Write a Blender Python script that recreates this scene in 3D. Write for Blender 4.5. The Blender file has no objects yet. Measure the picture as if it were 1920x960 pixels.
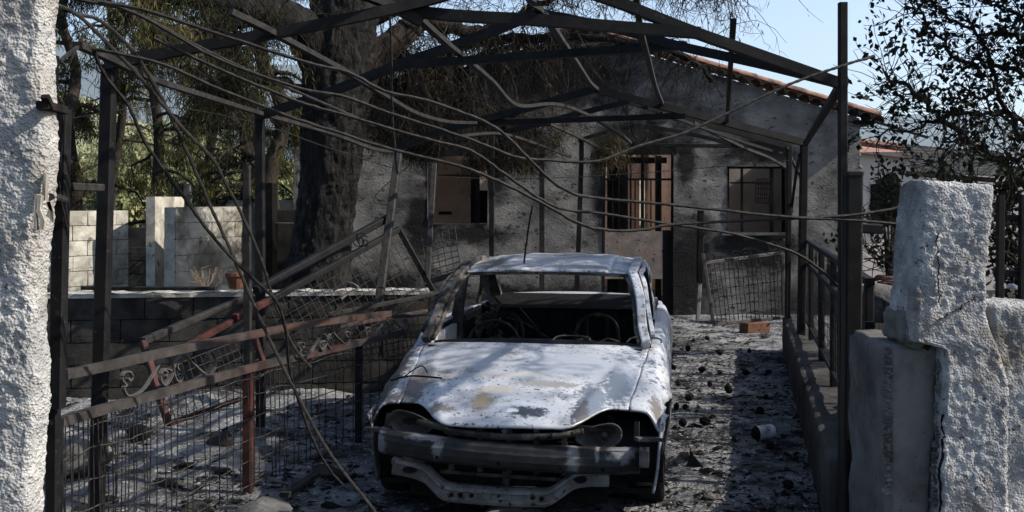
import bpy, math, random
import numpy as np
from mathutils import Vector, Matrix
R = math.radians
random.seed(7); rng = np.random.default_rng(7)
sc = bpy.context.scene
col = sc.collection

# ------------------------------------------------------------------ camera, world, sun, exposure
F = 1900.0; H = 1.85; HY = 376.0
cam_d = bpy.data.cameras.new('camera'); cam = bpy.data.objects.new('camera', cam_d); col.objects.link(cam)
cam.location = (0, 0, H); cam.rotation_euler = (R(90), 0, 0)
cam_d.lens = 36 * F / 1920; cam_d.sensor_width = 36; cam_d.shift_y = -(480 - HY) / 1920
cam_d.clip_start = 0.05; cam_d.clip_end = 20000
sc.camera = cam
SUN_EL = R(38); SUN_AZ = R(99)          # azimuth measured clockwise from +Y (the view direction)
sd = Vector((math.sin(SUN_AZ) * math.cos(SUN_EL), math.cos(SUN_AZ) * math.cos(SUN_EL), math.sin(SUN_EL)))
W = bpy.data.worlds.new('World'); sc.world = W; W.use_nodes = True
nt = W.node_tree; bg = nt.nodes['Background']; sky = nt.nodes.new('ShaderNodeTexSky')
sky.sky_type = 'NISHITA'; sky.sun_disc = False; sky.sun_elevation = SUN_EL; sky.sun_rotation = SUN_AZ
sky.air_density = 1.0; sky.dust_density = 1.6; sky.ozone_density = 2.2; sky.altitude = 100
nt.links.new(sky.outputs[0], bg.inputs[0]); bg.inputs[1].default_value = 0.11
sl = bpy.data.lights.new('sun', 'SUN'); sun = bpy.data.objects.new('sun', sl); col.objects.link(sun)
sl.energy = 5.0; sl.angle = R(0.5); sl.color = (1.0, 0.93, 0.82)
sun.rotation_euler = sd.to_track_quat('Z', 'Y').to_euler()
sc.view_settings.view_transform = 'Standard'; sc.view_settings.look = 'None'
sc.view_settings.exposure = 1.05; sc.view_settings.gamma = 1.0
sc.cycles.max_bounces = 6; sc.cycles.transparent_max_bounces = 6

def P(px, py, Y):
    return Vector(((px - 960) * Y / F, Y, H - (py - HY) * Y / F))

# ------------------------------------------------------------------ noise (numpy value noise)
def _hash(ix, iy, iz, s):
    n = (ix * 374761393 + iy * 668265263 + iz * 2147483647 + s * 1274126177) & 0xffffffff
    n = ((n ^ (n >> 13)) * 1274126177) & 0xffffffff
    n = n ^ (n >> 16)
    return (n & 0xffff) / 32767.5 - 1
def vn(p, s=0):
    p = np.asarray(p, float); i = np.floor(p).astype(np.int64); f = p - i; f = f * f * (3 - 2 * f)
    r = 0
    for a in (0, 1):
        for b in (0, 1):
            for c in (0, 1):
                w = (f[:, 0] if a else 1 - f[:, 0]) * (f[:, 1] if b else 1 - f[:, 1]) * (f[:, 2] if c else 1 - f[:, 2])
                r = r + w * _hash(i[:, 0] + a, i[:, 1] + b, i[:, 2] + c, s)
    return r
def fbm(p, s=0, o=4):
    p = np.asarray(p, float); r = 0; a = 1; t = 0
    for k in range(o):
        r = r + a * vn(p * 2 ** k + 17.3 * k, s + k); t += a; a *= .5
    return r / t

# ------------------------------------------------------------------ materials
def mat(name, c1, c2, scale=6, rough=.85, bump=.3, bscale=60, metal=0, spots=None, det=8, lo=.38, hi=.62,
        stretch=(1, 1, 1), coord='pos', rough2=None, c3=None, s3=1.3, trans=0, bdist=.01, vor=0, k=.44, spec=.08):
    c1, c2 = [tuple(v * k for v in q) for q in (c1, c2)]; c3 = tuple(v * k for v in c3) if c3 else None
    if spots: spots = (tuple(v * k for v in spots[0]), *spots[1:])
    m = bpy.data.materials.new(name); m.use_nodes = True; n = m.node_tree.nodes; l = m.node_tree.links
    b = n['Principled BSDF']; b.inputs['Roughness'].default_value = rough; b.inputs['Metallic'].default_value = metal
    b.inputs['Specular IOR Level'].default_value = spec
    if coord == 'pos':
        g = n.new('ShaderNodeNewGeometry'); src = g.outputs['Position']
    else:
        g = n.new('ShaderNodeTexCoord'); src = g.outputs['Object']
    mp = n.new('ShaderNodeMapping'); mp.inputs['Scale'].default_value = stretch
    l.new(src, mp.inputs[0]); src = mp.outputs[0]
    def noise(s, d=det, r=.6):
        t = n.new('ShaderNodeTexNoise'); t.inputs['Scale'].default_value = s; t.inputs['Detail'].default_value = d
        t.inputs['Roughness'].default_value = r; l.new(src, t.inputs['Vector']); return t.outputs['Fac']
    def ramp(f, a, z):
        r = n.new('ShaderNodeMapRange'); r.inputs[1].default_value = a; r.inputs[2].default_value = z
        l.new(f, r.inputs[0]); return r.outputs[0]
    def mix(f, a, z):
        x = n.new('ShaderNodeMix'); x.data_type = 'RGBA'
        if isinstance(f, float): x.inputs[0].default_value = f
        else: l.new(f, x.inputs[0])
        for i, v in ((6, a), (7, z)):
            if isinstance(v, tuple): x.inputs[i].default_value = (*v, 1)
            else: l.new(v, x.inputs[i])
        return x.outputs[2]
    f1 = ramp(noise(scale), lo, hi)
    c = mix(f1, c1, c2)
    if c3: c = mix(ramp(noise(s3, 6, .65), .5, .66), c, c3)
    if spots:
        sp = ramp(noise(spots[1], 3, .5), spots[2], spots[2] + .06); c = mix(sp, c, spots[0])
    l.new(c, b.inputs['Base Color'])
    if rough2 is not None: l.new(ramp(noise(scale * 1.7), .3, .7), b.inputs['Roughness']) if False else None
    if bump:
        bp = n.new('ShaderNodeBump'); bp.inputs['Strength'].default_value = bump; bp.inputs['Distance'].default_value = bdist
        h = noise(bscale, 5, .65)
        if vor:
            v = n.new('ShaderNodeTexVoronoi'); v.inputs['Scale'].default_value = vor; l.new(src, v.inputs['Vector'])
            ad = n.new('ShaderNodeMath'); ad.operation = 'ADD'; l.new(h, ad.inputs[0]); l.new(v.outputs['Distance'], ad.inputs[1]); h = ad.outputs[0]
        l.new(h, bp.inputs['Height']); l.new(bp.outputs[0], b.inputs['Normal'])
    if trans:
        t = n.new('ShaderNodeBsdfTranslucent'); l.new(c, t.inputs[0]); ms = n.new('ShaderNodeMixShader'); ms.inputs[0].default_value = trans
        l.new(b.outputs[0], ms.inputs[1]); l.new(t.outputs[0], ms.inputs[2]); l.new(ms.outputs[0], n['Material Output'].inputs[0])
    m['_'] = 1
    return m, dict(n=n, l=l, noise=noise, ramp=ramp, mix=mix, color=c, bsdf=b, src=src)
def M_(*a, **k): return mat(*a, **k)[0]

STUCCO = M_('rough_white_stucco', (.33, .33, .33), (.55, .54, .52), 5, .9, .9, 110, c3=(.26, .23, .20), s3=1.6, bdist=.010, vor=95, spots=((.12, .11, .10), 38, .66), k=.75)
STUCCO_R = M_('weathered_stucco', (.26, .265, .28), (.52, .52, .52), 6, .9, .9, 110, c3=(.17, .155, .14), s3=2.2, bdist=.010, vor=90, spots=((.08, .075, .07), 30, .66), k=.75)
CONC = M_('grey_concrete', (.10, .098, .095), (.19, .183, .178), 3, .9, .7, 60, c3=(.055, .052, .05), s3=2.2, bdist=.008, k=.62, spots=((.03, .03, .03), 30, .66))
CONC_L = M_('pale_concrete', (.16, .155, .15), (.30, .29, .27), 5, .9, .5, 60, bdist=.006)
BLOCK_D = M_('sooty_block', (.035, .033, .03), (.085, .08, .072), 5, .95, .8, 60, bdist=.01)
BLOCK_L = M_('limewashed_block', (.36, .34, .29), (.66, .63, .55), 3, .9, .6, 40, c3=(.16, .14, .115), s3=1.1, bdist=.008, k=.62, spots=((.16, .14, .11), 7, .63))
COPE = M_('lime_coping', (.25, .24, .22), (.55, .54, .50), 8, .9, .6, 50, bdist=.01, k=.6)
STEEL = M_('sooty_steel', (.007, .007, .008), (.019, .0185, .019), 9, .65, .25, 90, bdist=.002, spots=((.06, .045, .04), 45, .64))
STEEL.node_tree.nodes['Principled BSDF'].inputs['Specular IOR Level'].default_value = .13
STEEL_G = M_('scaled_grey_steel', (.03, .029, .028), (.065, .06, .057), 14, .6, .35, 90, bdist=.002, spots=((.12, .10, .085), 60, .66))
RUSTRAIL = M_('red_primed_rail', (.055, .047, .044), (.095, .08, .074), 9, .6, .3, 90, bdist=.002, c3=(.17, .055, .04), s3=2.2, spots=((.2, .16, .14), 70, .7))
RED = M_('red_primer_steel', (.13, .045, .038), (.045, .022, .02), 9, .6, .3, 90, bdist=.002, spots=((.02, .018, .018), 20, .6))
REBAR = M_('scaled_rebar', (.035, .033, .031), (.07, .065, .06), 25, .7, .5, 220, bdist=.003)
WIRE = M_('galvanised_wire', (.045, .045, .045), (.085, .083, .08), 30, .5, 0)
WIRE_D = M_('burnt_wire', (.018, .017, .016), (.045, .04, .038), 30, .6, 0)
SOOT = M_('soot_black', (.008, .008, .008), (.018, .017, .016), 12, .9, .4, 50)
BARK = M_('charred_pine_bark', (.010, .0095, .009), (.055, .052, .049), 13, .8, 1.0, 20, stretch=(1, 1, .35), bdist=.07, spec=.12, lo=.45, hi=.7)
BARK2 = M_('brown_bark', (.035, .028, .023), (.08, .065, .052), 9, .95, 1.0, 30, stretch=(1, 1, .3), bdist=.03)
TWIG = M_('burnt_twig', (.018, .015, .013), (.06, .05, .042), 3, .9, 0)
NEED_D = M_('scorched_sunlit_needle', (.008, .011, .005), (.04, .047, .018), 1.6, .9, 0, trans=.25, c3=(.17, .145, .045), s3=1.8, k=.8)  # yellow patches put sunlit clumps into the needle colour
NEED_B = M_('brown_needle', (.015, .013, .009), (.065, .055, .034), 2.4, .9, 0, trans=.3, c3=(.17, .13, .07), s3=2.1, k=.7)
LEAF = M_('dark_leaf', (.012, .017, .008), (.03, .04, .015), 4, .6, 0, trans=.15)
OLIVE = M_('olive_leaf', (.07, .085, .035), (.24, .25, .12), 2.5, .8, 0, trans=.35, c3=(.40, .37, .20), s3=2.1, k=1)
TILE = M_('clay_roof_tile', (.22, .11, .085), (.34, .20, .15), 6, .85, .4, 60, c3=(.10, .075, .065), s3=5, k=.8)
TILE_D = M_('sooty_roof_tile', (.04, .03, .026), (.11, .075, .06), 7, .9, .5, 50)
PLASTER_IN = M_('smoked_interior_plaster', (.26, .19, .14), (.38, .29, .22), 1.6, .9, .1, 30, c3=(.035, .028, .022), s3=.8, k=1.5, spots=((.03, .025, .02), 4, .66))
NEIGH = M_('cream_plaster', (.50, .44, .40), (.60, .54, .50), 1.2, .9, .1, 30, k=.85)
WOODCH = M_('charred_timber', (.012, .011, .010), (.035, .03, .028), 12, .9, .8, 40, stretch=(1, 1, .3))
CLAYBRICK = M_('clay_brick', (.20, .09, .055), (.30, .15, .10), 12, .9, .5, 70, spots=((.04, .03, .03), 12, .62))
TIN = M_('ashy_tin', (.35, .36, .38), (.5, .5, .5), 10, .5, .2, 80, c3=(.15, .12, .1), s3=9, k=1, spec=.4)

RUSTRAIL, rr_ = mat('red_primed_rail', (.05, .045, .043), (.10, .09, .085), 9, .6, .4, 90, bdist=.002, spots=((.2, .17, .15), 70, .68))
_n, _l = rr_['n'], rr_['l']; _s = _n.new('ShaderNodeSeparateXYZ'); _l.new(rr_['src'], _s.inputs[0])
_m = _n.new('ShaderNodeMath'); _m.operation = 'MULTIPLY'; _l.new(rr_['ramp'](_s.outputs[1], 5.5, 6.7), _m.inputs[0]); _l.new(rr_['ramp'](rr_['noise'](3.2, 6), .42, .56), _m.inputs[1])
_l.new(rr_['mix'](_m.outputs[0], rr_['color'], (.052, .030, .026)), rr_['bsdf'].inputs['Base Color'])
# house facade: grey roughcast with soot tongues above the openings
HOUSE, h_ = mat('roughcast_facade', (.12, .115, .11), (.27, .255, .235), 1.7, .95, .7, 24, bdist=.025, stretch=(1, 1, 1.6), c3=(.05, .048, .046), s3=.8, k=.72, spots=((.05, .048, .045), 9, .62), lo=.34, hi=.68)
def soot_spot(h, base, cx, cz, rx, rz, colr, off=(0, 0, 0), y=None, fine=0):
    n, l = h['n'], h['l']
    s = n.new('ShaderNodeSeparateXYZ'); l.new(h['src'], s.inputs[0])
    def m(op, a, b=None):
        k = n.new('ShaderNodeMath'); k.operation = op
        for i, v in enumerate((a, b)):
            if v is None: continue
            if isinstance(v, (int, float)): k.inputs[i].default_value = v
            else: l.new(v, k.inputs[i])
        return k.outputs[0]
    dx = m('DIVIDE', m('SUBTRACT', s.outputs[0], cx), rx)
    dz = m('DIVIDE', m('SUBTRACT', s.outputs[2 if y is None else 1], cz), rz)
    d = m('SQRT', m('ADD', m('MULTIPLY', dx, dx), m('MULTIPLY', dz, dz)))
    d = m('ADD', d, m('MULTIPLY', m('SUBTRACT', h['noise'](fine or (3.5 if y is None else 30), 10, .7), .5), 1.6 if y is None and not fine else 3.0))
    f = h['ramp'](d, 1.15, .55) if y is None else h['ramp'](d, 1.1, .66)
    return h['mix'](f, base, colr)
SF = 16.4 / F
c = h_['color']
for (px, py, rx, ry) in ((862, 270, 110, 80), (1195, 262, 100, 50), (930, 330, 30, 70), (1125, 350, 22, 90), (1285, 300, 22, 60), (980, 140, 300, 90), (880, 440, 90, 22), (1420, 470, 110, 55), (1425, 285, 90, 35), (1290, 510, 70, 130), (790, 420, 40, 90), (1560, 590, 120, 50), (1010, 560, 200, 40), (700, 560, 160, 70)):
    q = P(px, py, 16.4)
    c = soot_spot(h_, c, q.x, q.z * 1.6, rx * SF, ry * SF * 1.6, (.014, .013, .013))
h_['l'].new(c, h_['bsdf'].inputs['Base Color'])

# ash covered ground
ASH, a_ = mat('ash_ground', (.022, .023, .026), (.26, .26, .262), 3.2, .95, 1.0, 28, det=12, lo=.36, hi=.66, bdist=.05, c3=(.026, .025, .025), s3=1.1, spots=((.42, .42, .42), 26, .63), k=1.02)
FAR = M_('scrub_hillside', (.04, .055, .03), (.26, .26, .16), .12, .95, 0, det=12, k=1)
FARM = M_('far_mountain_scrub', (.02, .03, .02), (.05, .06, .035), .006, .95, 0, det=12, k=1)
GRND = M_('scorched_earth', (.04, .036, .03), (.10, .09, .07), .4, .95, .4, 5, bdist=.05)
CLUT = M_('charcoal_litter', (.008, .008, .008), (.03, .027, .025), 9, .95, 0)
CLUT2 = M_('pale_ash_flake', (.25, .25, .25), (.5, .5, .5), 9, .95, 0)

# ------------------------------------------------------------------ mesh helpers
class MB:
    def __init__(s): s.v = []; s.f = []
    def add(s, vs, fs):
        o = len(s.v); s.v += [tuple(x) for x in vs]; s.f += [tuple(i + o for i in q) for q in fs]; return s
    def box(s, c, d, rot=None, jit=0):
        pts = []
        for z in (-1, 1):
            for y in (-1, 1):
                for x in (-1, 1):
                    p = Vector((x * d[0] / 2, y * d[1] / 2, z * d[2] / 2))
                    if jit: p += Vector([random.uniform(-jit, jit) for _ in range(3)])
                    if rot is not None: p = rot @ p
                    pts.append(p + Vector(c))
        return s.add(pts, [(0, 2, 3, 1), (4, 5, 7, 6), (0, 1, 5, 4), (2, 6, 7, 3), (0, 4, 6, 2), (1, 3, 7, 5)])
    def beam(s, a, b, w, h, up=(0, 0, 1)):
        a = Vector(a); b = Vector(b); d = (b - a).normalized(); u = Vector(up)
        if abs(d.dot(u)) > .95: u = Vector((0, 1, 0))
        sx = d.cross(u).normalized(); uz = sx.cross(d).normalized()
        c = min(w, h) * .12
        prof = [(-w/2, -h/2 + c), (-w/2 + c, -h/2), (w/2 - c, -h/2), (w/2, -h/2 + c), (w/2, h/2 - c), (w/2 - c, h/2), (-w/2 + c, h/2), (-w/2, h/2 - c)]
        pts = [q + sx * x + uz * z for q in (a, b) for x, z in prof]
        fs = [(i, (i + 1) % 8, 8 + (i + 1) % 8, 8 + i) for i in range(8)] + [tuple(range(7, -1, -1)), tuple(range(8, 16))]
        return s.add(pts, fs)
    def path(s, pts, w, h, up=(0, 0, 1)):
        pts = [Vector(p) for p in pts]; n = len(pts); vs = []
        for i, p in enumerate(pts):
            d = (pts[min(i + 1, n - 1)] - pts[max(i - 1, 0)]).normalized(); u = Vector(up)
            if abs(d.dot(u)) > .97: u = Vector((0, 1, 0))
            sx = d.cross(u).normalized(); uz = sx.cross(d).normalized()
            for x, z in ((-1, -1), (1, -1), (1, 1), (-1, 1)): vs.append(p + sx * x * w / 2 + uz * z * h / 2)
        fs = [(i*4+k, i*4+(k+1) % 4, i*4+4+(k+1) % 4, i*4+4+k) for i in range(n-1) for k in range(4)] + [(3, 2, 1, 0), (4*n-4, 4*n-3, 4*n-2, 4*n-1)]
        return s.add(vs, fs)
    def tube(s, pts, r, n=6, r2=None, cap=True):
        pts = [Vector(p) for p in pts]; k = len(pts); o = []
        rad = r if isinstance(r, (list, tuple)) else [r + ((r2 if r2 is not None else r) - r) * i / (k - 1) for i in range(k)]
        pu = None
        for i, p in enumerate(pts):
            d = (pts[min(i + 1, k - 1)] - pts[max(i - 1, 0)])
            d = d.normalized() if d.length > 1e-9 else Vector((0, 0, 1))
            if pu is None: pu = Vector((0, 0, 1)) if abs(d.z) < .9 else Vector((0, 1, 0))
            sx = d.cross(pu)
            sx = sx.normalized() if sx.length > 1e-6 else d.orthogonal().normalized()
            uz = sx.cross(d); pu = uz
            for j in range(n):
                a = 2 * math.pi * j / n; o.append(p + (sx * math.cos(a) + uz * math.sin(a)) * rad[i])
        fs = [(i*n+j, i*n+(j+1) % n, (i+1)*n+(j+1) % n, (i+1)*n+j) for i in range(k-1) for j in range(n)]
        if cap: fs += [tuple(range(n-1, -1, -1)), tuple(range((k-1)*n, k*n))]
        return s.add(o, fs)
    def grid(s, fn, nu, nv, flip=False):
        vs = [fn(i / nu, j / nv) for i in range(nu + 1) for j in range(nv + 1)]
        fs = []
        for i in range(nu):
            for j in range(nv):
                q = (i*(nv+1)+j, (i+1)*(nv+1)+j, (i+1)*(nv+1)+j+1, i*(nv+1)+j+1)
                fs.append(q[::-1] if flip else q)
        return s.add(vs, fs)
    def build(s, name, m, parent=None, smooth=False, world=True):
        me = bpy.data.meshes.new(name); me.from_pydata(s.v, [], s.f); me.update()
        return link(name, me, m, parent, smooth, world)
def link(name, me, m, parent=None, smooth=False, world=True):
    if m is not None and len(me.materials) == 0: me.materials.append(m)
    if smooth: me.polygons.foreach_set('use_smooth', [True] * len(me.polygons))
    o = bpy.data.objects.new(name, me); col.objects.link(o)
    if parent is not None:
        o.parent = parent
        if world:
            bpy.context.view_layer.update() if False else None
            o.matrix_parent_inverse = parent_matrix(parent).inverted()
    return o
def parent_matrix(p):
    m = Matrix.LocRotScale(p.location, p.rotation_euler, p.scale)
    if p.parent is not None:
        m = parent_matrix(p.parent) @ p.matrix_parent_inverse @ m
    return m
def np_mesh(name, V, q, m, parent=None, smooth=False, n=4):
    me = bpy.data.meshes.new(name); nf = len(q)
    me.vertices.add(len(V)); me.vertices.foreach_set('co', np.asarray(V, np.float32).ravel())
    me.loops.add(nf * n); me.loops.foreach_set('vertex_index', np.asarray(q, np.int32).ravel())
    me.polygons.add(nf); me.polygons.foreach_set('loop_start', np.arange(0, nf * n, n, dtype=np.int32))
    try: me.polygons.foreach_set('loop_total', np.full(nf, n, np.int32))
    except Exception: pass
    me.update(calc_edges=True)
    return link(name, me, m, parent, smooth)
def tag(o, label=None, cat=None, group=None, kind=None):
    if label: o['label'] = label
    if cat: o['category'] = cat
    if group: o['group'] = group
    if kind: o['kind'] = kind
    return o
def thing(name, label, cat, loc=(0, 0, 0), group=None, rz=0):
    o = bpy.data.objects.new(name, None); col.objects.link(o); o.location = loc; o.rotation_euler = (0, 0, rz)
    o.empty_display_size = .2
    return tag(o, label, cat, group)
def solid(o, t, off=0):
    md = o.modifiers.new('thickness', 'SOLIDIFY'); md.thickness = t; md.offset = off; return o
def smoothpath(pts, n=6):
    pts = [Vector(p) for p in pts]; out = []
    for i in range(len(pts) - 1):
        p0 = pts[max(i-1, 0)]; p1 = pts[i]; p2 = pts[i+1]; p3 = pts[min(i+2, len(pts)-1)]
        for k in range(n):
            t = k / n
            out.append(.5 * ((2*p1) + (p2-p0)*t + (2*p0-5*p1+4*p2-p3)*t*t + (3*p1-p0-3*p2+p3)*t**3))
    out.append(pts[-1]); return out
def PP(l, Y0, Y1=None):
    """pixel polyline at depth running from Y0 to Y1"""
    n = len(l); Y1 = Y0 if Y1 is None else Y1
    return [P(x, y, Y0 + (Y1 - Y0) * i / (n - 1)) for i, (x, y) in enumerate(l)]

# rough slab: box with noisy displaced dense surface; corners given by function
def rough_box(name, x0, x1, y0, y1, z0, z1, m, parent=None, cell=.012, amp=.008, fs=28, topfn=None, big=.012, warp=None, rough_edge=.0, rad=.035):
    nx = max(2, int((x1-x0)/cell)); ny = max(2, int((y1-y0)/cell)); nz = max(2, int((z1-z0)/cell))
    V = []; Q = []
    def face(fn, a, b, flip):
        o = sum(len(v) for v in V)
        u, v = np.meshgrid(np.linspace(0, 1, a+1), np.linspace(0, 1, b+1), indexing='ij')
        V.append(fn(u.ravel(), v.ravel()))
        i, j = np.meshgrid(np.arange(a), np.arange(b), indexing='ij'); i = i.ravel(); j = j.ravel()
        q = np.stack([i*(b+1)+j, (i+1)*(b+1)+j, (i+1)*(b+1)+j+1, i*(b+1)+j+1], 1) + o
        Q.append(q[:, ::-1] if flip else q)
    L = lambda a, b, t: a + (b - a) * t
    face(lambda u, v: np.stack([L(x0, x1, u), u*0+y0, L(z0, z1, v)], 1), nx, nz, False)
    face(lambda u, v: np.stack([L(x0, x1, u), u*0+y1, L(z0, z1, v)], 1), nx, nz, True)
    face(lambda u, v: np.stack([u*0+x0, L(y0, y1, u), L(z0, z1, v)], 1), ny, nz, True)
    face(lambda u, v: np.stack([u*0+x1, L(y0, y1, u), L(z0, z1, v)], 1), ny, nz, False)
    face(lambda u, v: np.stack([L(x0, x1, u), L(y0, y1, v), u*0+z1], 1), nx, ny, False)
    face(lambda u, v: np.stack([L(x0, x1, u), L(y0, y1, v), u*0+z0], 1), nx, ny, True)
    V = np.concatenate(V); Q = np.concatenate(Q)
    c = np.array([(x0+x1)/2, (y0+y1)/2, (z0+z1)/2]); hd = np.array([(x1-x0)/2, (y1-y0)/2, (z1-z0)/2])
    # round the corners a little, then displace
    r = min(rad, min(hd) * .5)
    d = V - c; core = np.clip(d, -(hd - r), hd - r); e = d - core; ln = np.linalg.norm(e, axis=1, keepdims=True)
    nrm = e / np.maximum(ln, 1e-9); V = c + core + nrm * r
    if topfn is not None:
        t = np.clip((V[:, 2] - z0) / (z1 - z0), 0, 1); V[:, 2] += topfn(V[:, 0], V[:, 1]) * t
    disp = amp * fbm(V * fs, 3, 3) * (1 + .9 * fbm(V * 2.6, 31, 2)) + amp * .7 * fbm(V * np.array([1, 1, .5]) * fs * .35, 41, 2) + big * fbm(V * 5, 9, 3)
    pit = vn(V * fs * 1.6, 21); disp -= amp * 1.6 * np.clip(pit - .45, 0, 1)
    V = V + nrm * disp[:, None]
    if rough_edge:
        ed = (np.abs(nrm) > .35).sum(1) > 1
        V[ed] += (-nrm[ed]) * (rough_edge * np.clip(fbm(V[ed] * 14, 5, 3) + .3, 0, 1))[:, None]
    if warp: V = warp(V)
    return np_mesh(name, V, Q, m, parent, smooth=True)

def rock_mesh(r, seed, sub=3, sq=(1, 1, 1), amp=.35, fs=1.6):
    bm = __import__('bmesh').new(); import bmesh
    bmesh.ops.create_icosphere(bm, subdivisions=sub, radius=1)
    V = np.array([v.co for v in bm.verts]); F_ = [tuple(v.index for v in f.verts) for f in bm.faces]; bm.free()
    # facet
    rs = np.random.default_rng(seed)
    for k in range(9):
        nrm = rs.normal(size=3); nrm /= np.linalg.norm(nrm); dd = rs.uniform(.55, .9)
        s = V @ nrm; V = V - np.clip(s - dd, 0, None)[:, None] * nrm
    V = V * (1 + amp * fbm(V * fs + seed, seed, 4)[:, None] * .5)
    V = V * np.array(sq) * r
    mb = MB(); mb.add(V.tolist(), F_); return mb

# ------------------------------------------------------------------ ground
def build_ground():
    # fine ash sheet
    x = np.arange(-7.5, 9.5, .05); y = np.concatenate([np.arange(3.2, 9, .035), np.arange(9, 20, .08)])
    X, Y = np.meshgrid(x, y, indexing='ij'); p = np.stack([X.ravel(), Y.ravel(), X.ravel()*0], 1)
    garden = 1 / (1 + np.exp(-((-p[:, 0] - (2.55 - .245 * (p[:, 1] - 5))) * 6)))
    z = .022 * fbm(p * 4, 1, 3) + .013 * fbm(p * 16, 2, 3) + garden * (.10 * fbm(p * 2.1, 5, 3) + .03)
    p[:, 2] = z
    a, b = len(x) - 1, len(y) - 1
    i, j = np.meshgrid(np.arange(a), np.arange(b), indexing='ij'); i = i.ravel(); j = j.ravel()
    q = np.stack([i*(b+1)+j, (i+1)*(b+1)+j, (i+1)*(b+1)+j+1, i*(b+1)+j+1], 1)
    tag(np_mesh('ground', p, q, ASH, smooth=True), kind='structure')
    mb = MB(); mb.add([(-6000, -300, -.12), (6000, -300, -.12), (6000, 6000, -.12), (-6000, 6000, -.12)], [(0, 1, 2, 3)])
    tag(mb.build('terrain', GRND), kind='structure')
    # hills: ridge profile in angle
    def hill(name, pts, Y, depth, m, seed, rough, xs):
        n = 260; v = []; rows = 26
        px = np.linspace(xs[0], xs[1], n); prof = np.interp(px, [a for a, _ in pts], [b for _, b in pts])
        V = []
        for r in range(rows):
            t = r / (rows - 1)
            yy = Y + depth * t
            top = (HY - prof) / F * (Y + depth) + H
            zz = -2 + (top + 2) * (t ** 1.15)
            X_ = (px - 960) / F * yy
            pp = np.stack([X_, np.full(n, yy), zz], 1)
            pp[:, 2] += rough * fbm(pp / (Y * .10), seed, 5) * min(1, t * 3)
            pp[:, 1] += rough * 2 * fbm(pp / (Y * .13), seed + 9, 3)
            V.append(pp)
        V = np.concatenate(V)
        i, j = np.meshgrid(np.arange(rows - 1), np.arange(n - 1), indexing='ij'); i = i.ravel(); j = j.ravel()
        q = np.stack([i*n+j, i*n+j+1, (i+1)*n+j+1, (i+1)*n+j], 1)
        return tag(np_mesh(name, V, q, m, smooth=True), kind='structure')
    hill('mountain', [(-600, 110), (0, 60), (200, 75), (420, 120), (640, 112), (700, 85), (760, 100), (900, 150), (1200, 200), (1500, 250), (1620, 232), (1720, 212), (1800, 205), (1880, 222), (2000, 250), (2600, 200)], 3800, 1400, FARM, 3, 60, (-700, 2700))
    hill('hillside', [(-600, 160), (0, 170), (150, 185), (300, 240), (450, 280), (600, 330), (800, 350), (1300, 356), (1600, 300), (1700, 285), (1900, 300), (2600, 260)], 120, 260, FAR, 11, 5, (-700, 2700))
build_ground()

# litter: charcoal bits and ash flakes that nobody could count
def litter(name, n, m, smin, smax, seed, xr, yr, flat=.4):
    r = np.random.default_rng(seed); cx = r.uniform(*xr, n); cy = yr[0] + (yr[1] - yr[0]) * r.uniform(0, 1, n) ** 1.6
    s = smin * (smax / smin) ** (r.uniform(0, 1, n) ** 2.2)
    base = np.array([(1, 0, -.3), (-.5, .87, -.3), (-.5, -.87, -.3), (0, 0, .8)])
    V = np.zeros((n, 4, 3)); a = r.uniform(0, 6.28, n); st = r.uniform(.4, 2.4, n)
    for k in range(4):
        b = base[k] + r.normal(0, .25, (n, 3))
        bx = b[:, 0] * st; by = b[:, 1]
        V[:, k, 0] = cx + (bx * np.cos(a) - by * np.sin(a)) * s; V[:, k, 1] = cy + (bx * np.sin(a) + by * np.cos(a)) * s
        V[:, k, 2] = .006 + b[:, 2] * s * flat + s * .1
    V = V.reshape(-1, 3); o = np.arange(n)[:, None] * 4
    q = np.concatenate([o + np.array([[0, 1, 3]]), o + np.array([[1, 2, 3]]), o + np.array([[2, 0, 3]])])
    return tag(np_mesh(name, V, q, m, n=3), 'fine burnt litter strewn over the ashy drive and garden', 'litter', kind='stuff')
litter('charcoal_litter', 26000, CLUT, .006, .035, 1, (-5, 3.2), (5.2, 16))
tag(litter('ash_flake_litter', 9000, CLUT2, .004, .018, 2, (-5, 3.2), (5.2, 14)), 'pale ash flakes and chips sprinkled over the dark ground')

def sticks(n, seed):
    g = random.Random(seed); mb = MB()
    for k in range(n):
        x = g.uniform(-4.5, 3.0); y = 5.2 + 9 * g.random() ** 1.5; a = g.uniform(0, 3.14); L = g.uniform(.03, .16); r = g.uniform(.0015, .004); c = Vector((x, y, g.uniform(.008, .03)))
        d = Vector((math.cos(a), math.sin(a), g.gauss(0, .08))) * L * .5; mb.tube([c - d, c + Vector((g.gauss(0, .01), g.gauss(0, .01), .01)), c + d], r, 3, r * .5, cap=False)
    o = mb.build('twig_litter', CLUT); tag(o, 'burnt twigs and needles strewn over the ashes', 'litter', kind='stuff')
sticks(5200, 4)

# ------------------------------------------------------------------ gate pillars and front walls
Y1 = 3.6
pl = thing('gate_pillar', 'tall rough white stucco gate pillar filling the left edge', 'pillar', (-1.95, Y1, 0))
def lwarp(V):
    z = V[:, 2]; k = np.clip((z - .5) / 2.3, 0, 1)
    right = np.clip((V[:, 0] + 2.1) / .4, 0, 1)
    V[:, 0] += right * (.075 * k + .012 * np.sin(z * 7)) ; return V
rough_box('stucco_shaft', -2.6, -1.725, Y1, Y1 + .15, 0, 3.0, STUCCO, pl, cell=.006, amp=.0085, fs=52, big=.012, warp=lwarp)
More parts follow.
